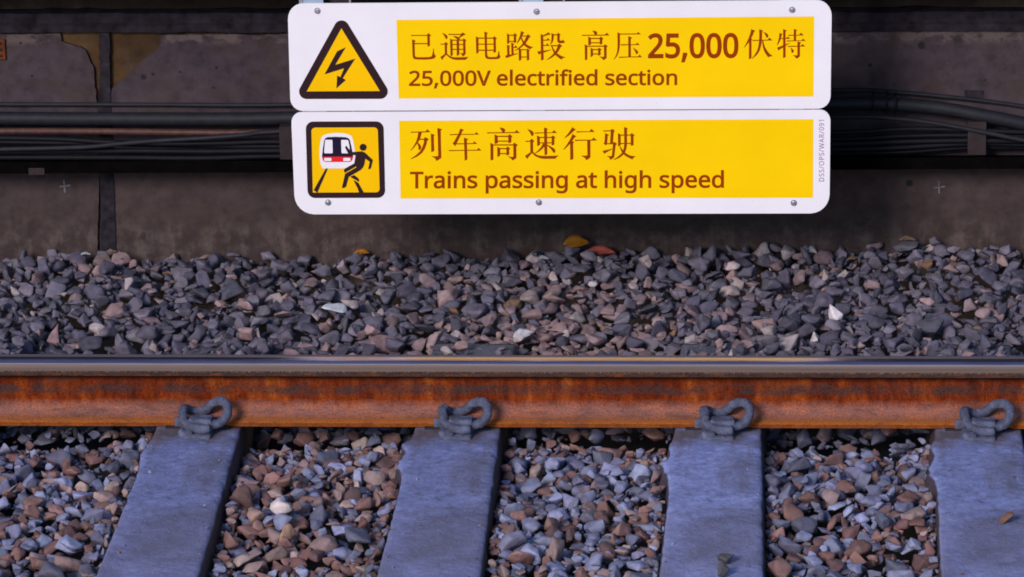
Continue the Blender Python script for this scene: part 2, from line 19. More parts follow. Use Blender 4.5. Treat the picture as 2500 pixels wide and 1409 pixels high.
 'line_volt': ('-3677,3544 -3976,3544 -3975,3601 -3860,3709 -3840,3728 -3822,3746 -3806,3762 -3793,3777 -3783,3791 -3775,3805 -3769,3819 -3765,3833 -3764,3849 -3765,3866 -3770,3879 -3779,3890 -3791,3897 -3806,3902 -3824,3903 -3841,3902 -3857,3899 -3872,3894 -3886,3887 -3901,3879 -3927,3861 -3968,3912 -3946,3928 -3934,3936 -3920,3944 -3906,3951 -3890,3957 -3874,3962 -3858,3965 -3840,3968 -3822,3968 -3796,3967 -3772,3962 -3750,3955 -3731,3944 -3715,3930 -3702,3914 -3693,3895 -3688,3875 -3687,3852 -3689,3830 -3694,3809 -3702,3789 -3714,3770 -3727,3751 -3743,3733 -3760,3714 -3780,3695 -3801,3676 -3886,3597 -3885,3612 -3675,3612','-3492,3811 -3464,3809 -3438,3804 -3414,3796 -3393,3785 -3375,3770 -3361,3752 -3351,3732 -3345,3709 -3343,3683 -3346,3655 -3354,3630 -3365,3607 -3382,3586 -3402,3570 -3425,3556 -3452,3547 -3482,3541 -3514,3539 -3536,3540 -3557,3542 -3577,3545 -3596,3549 -3613,3555 -3634,3565 -3632,3638 -3600,3622 -3585,3616 -3567,3611 -3548,3607 -3530,3605 -3512,3604 -3494,3605 -3478,3608 -3463,3613 -3451,3619 -3441,3627 -3433,3636 -3426,3648 -3422,3662 -3421,3678 -3423,3699 -3429,3716 -3440,3729 -3457,3738 -3480,3744 -3511,3746 -3522,3746 -3534,3745 -3547,3744 -3559,3742 -3570,3740 -3585,3737 -3620,3759 -3598,3963 -3366,3964 -3368,3896 -3533,3896 -3543,3807 -3532,3809 -3519,3810 -3506,3811','-3199,3617 -3205,3599 -3209,3585 -3215,3570 -3221,3554 -3227,3539 -3234,3524 -3241,3509 -3247,3495 -3257,3474 -3319,3474 -3311,3503 -3307,3518 -3303,3533 -3299,3549 -3295,3565 -3292,3581 -3288,3596 -3286,3610 -3281,3633 -3209,3633','-2848,3756 -2850,3725 -2853,3695 -2858,3668 -2865,3643 -2874,3621 -2885,3600 -2899,3583 -2915,3568 -2934,3556 -2955,3547 -2978,3542 -3004,3540 -3036,3543 -3064,3552 -3088,3567 -3108,3588 -3124,3613 -3136,3643 -3144,3677 -3148,3714 -3149,3756 -3146,3797 -3141,3835 -3132,3869 -3120,3898 -3104,3923 -3083,3944 -3058,3959 -3028,3968 -2995,3971 -2963,3968 -2935,3959 -2910,3944 -2890,3924 -2874,3899 -2862,3869 -2854,3836 -2849,3798','-3073,3756 -3073,3722 -3071,3693 -3067,3668 -3061,3648 -3053,3632 -3044,3620 -3033,3612 -3019,3607 -3002,3606 -2986,3607 -2972,3612 -2960,3620 -2951,3632 -2942,3648 -2935,3668 -2930,3693 -2927,3723 -2925,3756 -2925,3790 -2927,3819 -2931,3843 -2937,3864 -2945,3879 -2955,3891 -2966,3899 -2979,3904 -2996,3906 -3013,3904 -3027,3899 -3038,3891 -3048,3879 -3056,3863 -3063,3843 -3068,3818 -3071,3789','-2516,3757 -2517,3725 -2520,3696 -2525,3669 -2532,3644 -2541,3621 -2552,3601 -2566,3583 -2582,3569 -2601,3557 -2622,3548 -2645,3543 -2671,3541 -2703,3544 -2731,3553 -2755,3568 -2775,3589 -2791,3614 -2803,3644 -2811,3677 -2815,3715 -2816,3756 -2814,3798 -2808,3836 -2800,3869 -2787,3899 -2771,3924 -2750,3945 -2725,3960 -2695,3969 -2662,3972 -2630,3969 -2602,3960 -2577,3945 -2557,3925 -2541,3900 -2529,3870 -2521,3836 -2517,3799','-2740,3757 -2740,3723 -2738,3694 -2734,3669 -2728,3649 -2720,3633 -2711,3621 -2700,3613 -2686,3608 -2670,3606 -2653,3608 -2639,3613 -2628,3621 -2618,3633 -2609,3649 -2602,3669 -2597,3694 -2594,3723 -2592,3757 -2592,3790 -2595,3819 -2599,3844 -2605,3864 -2613,3880 -2622,3892 -2633,3900 -2647,3905 -2663,3907 -2680,3905 -2694,3900 -2705,3892 -2715,3880 -2724,3864 -2730,3844 -2735,3819 -2739,3790','-2183,3758 -2185,3726 -2188,3697 -2193,3670 -2199,3645 -2208,3622 -2220,3602 -2233,3584 -2249,3569 -2268,3557 -2289,3549 -2313,3544 -2338,3542 -2370,3545 -2398,3554 -2422,3569 -2443,3589 -2459,3615 -2470,3644 -2478,3678 -2483,3716 -2483,3757 -2481,3799 -2476,3836 -2467,3870 -2455,3900 -2438,3925 -2418,3945 -2392,3960 -2363,3969 -2330,3972 -2298,3969 -2269,3961 -2245,3946 -2225,3926 -2209,3900 -2197,3871 -2188,3837 -2184,3799','-2408,3757 -2407,3724 -2405,3695 -2401,3670 -2395,3649 -2387,3633 -2378,3622 -2367,3614 -2353,3609 -2337,3607 -2320,3609 -2306,3614 -2295,3622 -2285,3633 -2276,3649 -2270,3670 -2265,3695 -2261,3724 -2260,3758 -2260,3791 -2262,3820 -2266,3845 -2272,3865 -2280,3881 -2290,3893 -2301,3901 -2314,3906 -2331,3907 -2348,3905 -2361,3901 -2373,3893 -2383,3881 -2391,3865 -2398,3845 -2403,3820 -2406,3791','-1797,3967 -1962,3548 -2031,3548 -2180,3966 -2100,3967 -2008,3706 -2004,3695 -2001,3685 -1997,3674 -1989,3645 -1987,3636 -1985,3627 -1995,3627 -2005,3627 -2003,3636 -2000,3646 -1997,3655 -1994,3665 -1990,3675 -1979,3707 -1878,3967','-1495,3875 -1468,3873 -1443,3867 -1420,3857 -1401,3843 -1385,3826 -1373,3805 -1364,3782 -1358,3757 -1357,3730 -1358,3689 -1570,3688 -1568,3672 -1561,3649 -1548,3632 -1532,3619 -1511,3612 -1485,3609 -1467,3610 -1451,3611 -1436,3614 -1421,3618 -1406,3623 -1373,3635 -1374,3568 -1398,3558 -1415,3553 -1431,3549 -1449,3546 -1468,3545 -1489,3544 -1519,3546 -1547,3552 -1573,3562 -1595,3577 -1615,3596 -1630,3618 -1641,3645 -1647,3674 -1648,3707 -1646,3739 -1639,3769 -1628,3796 -1614,3819 -1596,3839 -1575,3854 -1550,3866 -1524,3873','-1497,3812 -1517,3810 -1533,3803 -1546,3793 -1557,3779 -1564,3760 -1566,3750 -1436,3751 -1436,3754 -1438,3767 -1442,3779 -1447,3789 -1453,3797 -1461,3803 -1471,3808 -1483,3811','-1230,3550 -1306,3550 -1298,3994 -1223,3994','-1018,3876 -991,3874 -966,3868 -943,3858 -924,3844 -908,3827 -895,3807 -886,3783 -881,3758 -880,3731 -880,3690 -1092,3689 -1091,3673 -1083,3650 -1071,3633 -1054,3620 -1034,3613 -1007,3610 -990,3611 -973,3612 -958,3615 -943,3619 -928,3624 -895,3636 -896,3569 -920,3559 -937,3554 -953,3550 -971,3547 -990,3546 -1011,3545 -1041,3547 -1069,3553 -1095,3563 -1118,3578 -1137,3597 -1152,3619 -1163,3646 -1169,3675 -1171,3708 -1168,3741 -1162,3770 -1151,3797 -1137,3820 -1119,3840 -1097,3855 -1073,3867 -1046,3874','-1019,3813 -1039,3811 -1055,3804 -1069,3794 -1079,3780 -1087,3761 -1089,3752 -958,3752 -958,3755 -960,3768 -964,3780 -969,3790 -976,3798 -984,3804 -994,3809 -1005,3812','-691,3546 -719,3548 -746,3553 -770,3563 -792,3577 -810,3595 -825,3618 -836,3644 -842,3675 -843,3709 -840,3745 -833,3777 -821,3804 -805,3827 -786,3845 -763,3859 -738,3869 -711,3875 -683,3877 -666,3876 -650,3875 -634,3872 -619,3868 -607,3864 -585,3856 -610,3794 -631,3801 -641,3804 -653,3807 -664,3809 -675,3810 -684,3811 -702,3809 -717,3806 -730,3800 -740,3792 -749,3781 -756,3768 -761,3752 -764,3732 -766,3710 -765,3689 -762,3670 -757,3654 -751,3641 -743,3630 -733,3622 -721,3616 -707,3613 -690,3611 -675,3612 -661,3614 -649,3616 -637,3620 -625,3623 -597,3635 -598,3566 -617,3558 -629,3554 -643,3550 -657,3548 -673,3546','-432,3610 -425,3610 -418,3611 -410,3612 -403,3613 -397,3614 -376,3620 -377,3559 -392,3554 -401,3551 -411,3549 -421,3548 -432,3547 -442,3547 -459,3547 -476,3550 -492,3555 -507,3563 -520,3574 -530,3588 -538,3605 -543,3626 -544,3649 -541,3811 -586,3810 -585,3853 -538,3873 -515,3940 -464,3940 -465,3872 -375,3872 -376,3811 -466,3811 -468,3652 -467,3637 -464,3627 -458,3619 -451,3614 -443,3611','-178,3878 -158,3877 -151,3876 -144,3876 -127,3872 -138,3805 -167,3809 -172,3810 -177,3810 -182,3810 -192,3810 -202,3807 -211,3804 -220,3799 -229,3794 -237,3787 -244,3779 -250,3769 -255,3759 -258,3748 -261,3736 -262,3722 -264,3552 -340,3552 -335,3872 -270,3872 -265,3818 -280,3818 -277,3824 -268,3835 -258,3845 -247,3854 -235,3862 -222,3869 -208,3874 -193,3877','-20,3873 -24,3553 -100,3553 -95,3873','-55,3984 -45,3983 -35,3979 -27,3973 -19,3965 -15,3953 -14,3941 -16,3929 -20,3918 -27,3909 -36,3903 -46,3900 -57,3898 -68,3899 -78,3903 -87,3909 -94,3918 -98,3929 -99,3941 -97,3953 -93,3964 -86,3973 -76,3979 -66,3983','221,3812 143,3812 139,3553 64,3553 67,3812 13,3812 13,3855 68,3871 68,3880 70,3905 75,3928 82,3947 93,3963 106,3977 123,3987 141,3994 161,3998 183,4000 196,3999 208,3998 219,3996 230,3994 239,3992 259,3986 237,3926 219,3931 212,3932 205,3934 198,3935 190,3936 183,3936 171,3935 162,3931 155,3925 149,3915 145,3900 144,3880 144,3873 222,3873','329,3873 325,3554 250,3554 254,3873','294,3984 304,3983 314,3980 322,3974 330,3965 334,3954 335,3942 334,3930 329,3919 322,3910 313,3904 303,3900 293,3899 282,3900 271,3904 262,3910 256,3919 252,3930 251,3942 252,3954 256,3965 263,3974 273,3980 283,3983','536,3880 563,3878 588,3872 611,3861 630,3848 646,3830 659,3810 668,3787 673,3762 674,3735 674,3693 462,3693 464,3676 472,3654 484,3636 500,3624 521,3616 547,3614 565,3614 582,3616 597,3619 611,3623 627,3628 659,3640 658,3572 634,3563 618,3558 601,3554 584,3551 565,3549 543,3549 514,3551 486,3557 460,3567 437,3582 418,3600 403,3623 392,3649 386,3679 384,3712 386,3744 393,3774 403,3800 418,3823 435,3843 457,3859 481,3870 507,3877','535,3816 515,3814 499,3808 486,3798 475,3783 467,3765 465,3755 596,3755 596,3758 594,3772 590,3783 585,3793 578,3801 570,3808 560,3812 549,3815','848,3549 810,3554 775,3568 747,3592 726,3624 714,3665 711,3714 716,3763 729,3804 750,3837 779,3861 814,3875 853,3880 870,3880 885,3877 899,3874 912,3869 924,3863 934,3856 943,3849 952,3841 955,3837 939,3837 938,3845 938,3854 937,3862 937,3868 939,3999 1014,3999 1009,3555 945,3555 938,3595 952,3595 949,3591 941,3582 931,3575 920,3567 909,3561 896,3556 881,3553 866,3550','858,3613 885,3616 904,3623 918,3635 927,3652 933,3675 936,3706 936,3714 934,3746 929,3773 920,3792 907,3805 887,3814 860,3816 838,3813 821,3805 808,3790 798,3770 791,3744 788,3713 790,3682 796,3657 806,3638 819,3624 836,3616','1462,3650 1460,3630 1454,3611 1444,3595 1430,3581 1414,3570 1395,3561 1374,3555 1350,3552 1325,3551 1303,3551 1284,3553 1266,3556 1250,3560 1235,3565 1215,3573 1216,3643 1246,3630 1260,3625 1276,3620 1293,3616 1309,3614 1326,3613 1348,3615 1364,3618 1375,3623 1382,3630 1386,3637 1388,3646 1387,3650 1386,3655 1384,3659 1380,3663 1374,3668 1365,3673 1353,3678 1338,3685 1320,3692 1300,3699 1283,3707 1267,3714 1253,3723 1240,3733 1230,3744 1222,3758 1218,3774 1217,3791 1221,3818 1234,3841 1255,3859 1281,3871 1312,3879 1346,3881 1366,3881 1384,3879 1402,3876 1419,3872 1435,3867 1462,3856 1434,3796 1410,3805 1397,3809 1383,3813 1370,3816 1356,3818 1342,3818 1325,3817 1311,3814 1301,3810 1295,3805 1291,3800 1290,3793 1291,3789 1292,3784 1295,3781 1299,3777 1306,3772 1316,3767 1328,3762 1344,3755 1362,3749 1381,3741 1398,3734 1414,3726 1428,3718 1440,3708 1449,3696 1457,3682 1461,3667','1647,3882 1675,3880 1700,3874 1722,3864 1741,3850 1757,3833 1770,3812 1779,3789 1784,3764 1786,3737 1786,3696 1574,3695 1576,3679 1584,3656 1596,3639 1613,3626 1633,3619 1659,3616 1677,3617 1694,3619 1709,3621 1723,3625 1738,3630 1771,3643 1771,3575 1747,3566 1730,3560 1714,3556 1696,3554 1677,3552 1656,3551 1626,3553 1598,3559 1572,3570 1550,3584 1531,3603 1515,3626 1504,3652 1498,3681 1496,3714 1498,3747 1505,3776 1515,3803 1529,3826 1547,3845 1568,3861 1592,3873 1619,3880','1646,3819 1626,3817 1610,3810 1597,3800 1587,3786 1579,3767 1577,3758 1708,3758 1708,3761 1705,3774 1701,3786 1696,3796 1690,3804 1682,3810 1672,3815 1660,3818','1975,3552 1947,3554 1921,3560 1896,3569 1875,3583 1856,3602 1841,3624 1831,3651 1824,3681 1823,3715 1825,3751 1832,3783 1844,3810 1860,3833 1879,3851 1902,3865 1926,3875 1953,3881 1982,3883 1998,3882 2014,3881 2030,3878 2045,3874 2058,3870 2079,3862 2054,3800 2034,3807 2023,3810 2012,3813 2001,3815 1990,3816 1980,3817 1962,3815 1948,3812 1935,3806 1925,3798 1916,3787 1910,3774 1904,3758 1901,3738 1900,3716 1901,3695 1904,3676 1908,3660 1915,3647 1923,3636 1933,3628 1945,3622 1959,3619 1976,3618 1991,3618 2005,3620 2017,3622 2029,3626 2040,3630 2068,3641 2068,3573 2049,3564 2037,3560 2024,3557 2009,3554 1993,3553','2234,3616 2240,3616 2248,3617 2255,3618 2262,3619 2268,3620 2289,3626 2288,3566 2274,3560 2265,3557 2255,3555 2244,3554 2234,3553 2224,3553 2207,3554 2190,3557 2174,3562 2159,3569 2146,3580 2135,3594 2127,3612 2123,3632 2122,3656 2123,3817 2079,3816 2079,3859 2126,3879 2148,3945 2200,3946 2199,3878 2289,3878 2288,3817 2199,3817 2197,3658 2198,3643 2202,3633 2207,3625 2214,3620 2223,3617','2404,3878 2401,3559 2326,3559 2328,3878','2368,3989 2378,3988 2388,3984 2397,3978 2404,3970 2408,3959 2409,3946 2408,3934 2403,3923 2396,3915 2387,3909 2377,3905 2367,3904 2356,3905 2346,3908 2337,3915 2330,3923 2326,3934 2325,3946 2326,3958 2330,3969 2338,3978 2347,3984 2357,3988','2771,3720 2769,3695 2766,3672 2760,3651 2751,3631 2740,3614 2728,3598 2713,3585 2696,3574 2677,3565 2657,3559 2635,3555 2613,3554 2591,3555 2571,3558 2551,3565 2533,3573 2517,3584 2502,3598 2489,3613 2479,3630 2470,3650 2464,3671 2460,3694 2459,3719 2461,3752 2468,3781 2478,3807 2493,3830 2511,3849 2533,3864 2559,3875 2587,3882 2617,3884 2646,3882 2673,3876 2697,3865 2719,3850 2737,3831 2752,3808 2763,3782 2769,3752','2536,3719 2537,3698 2540,3679 2545,3663 2551,3649 2560,3638 2570,3629 2582,3623 2597,3619 2614,3617 2632,3619 2646,3623 2659,3629 2669,3638 2678,3649 2684,3663 2689,3680 2692,3699 2694,3720 2693,3741 2690,3760 2685,3776 2678,3789 2670,3800 2660,3808 2648,3815 2633,3818 2615,3820 2590,3817 2570,3808 2556,3795 2546,3775 2539,3750','2990,3885 3026,3882 3057,3873 3082,3856 3100,3833 3110,3802 3113,3765 3112,3560 3037,3560 3038,3761 3037,3781 3032,3796 3025,3807 3015,3814 3001,3819 2982,3821 2954,3818 2934,3810 2920,3798 2911,3780 2905,3755 2902,3725 2901,3560 2826,3560 2828,3879 2891,3879 2899,3839 2885,3839 2889,3844 2899,3854 2910,3862 2922,3869 2935,3875 2948,3879 2961,3882 2975,3884'),
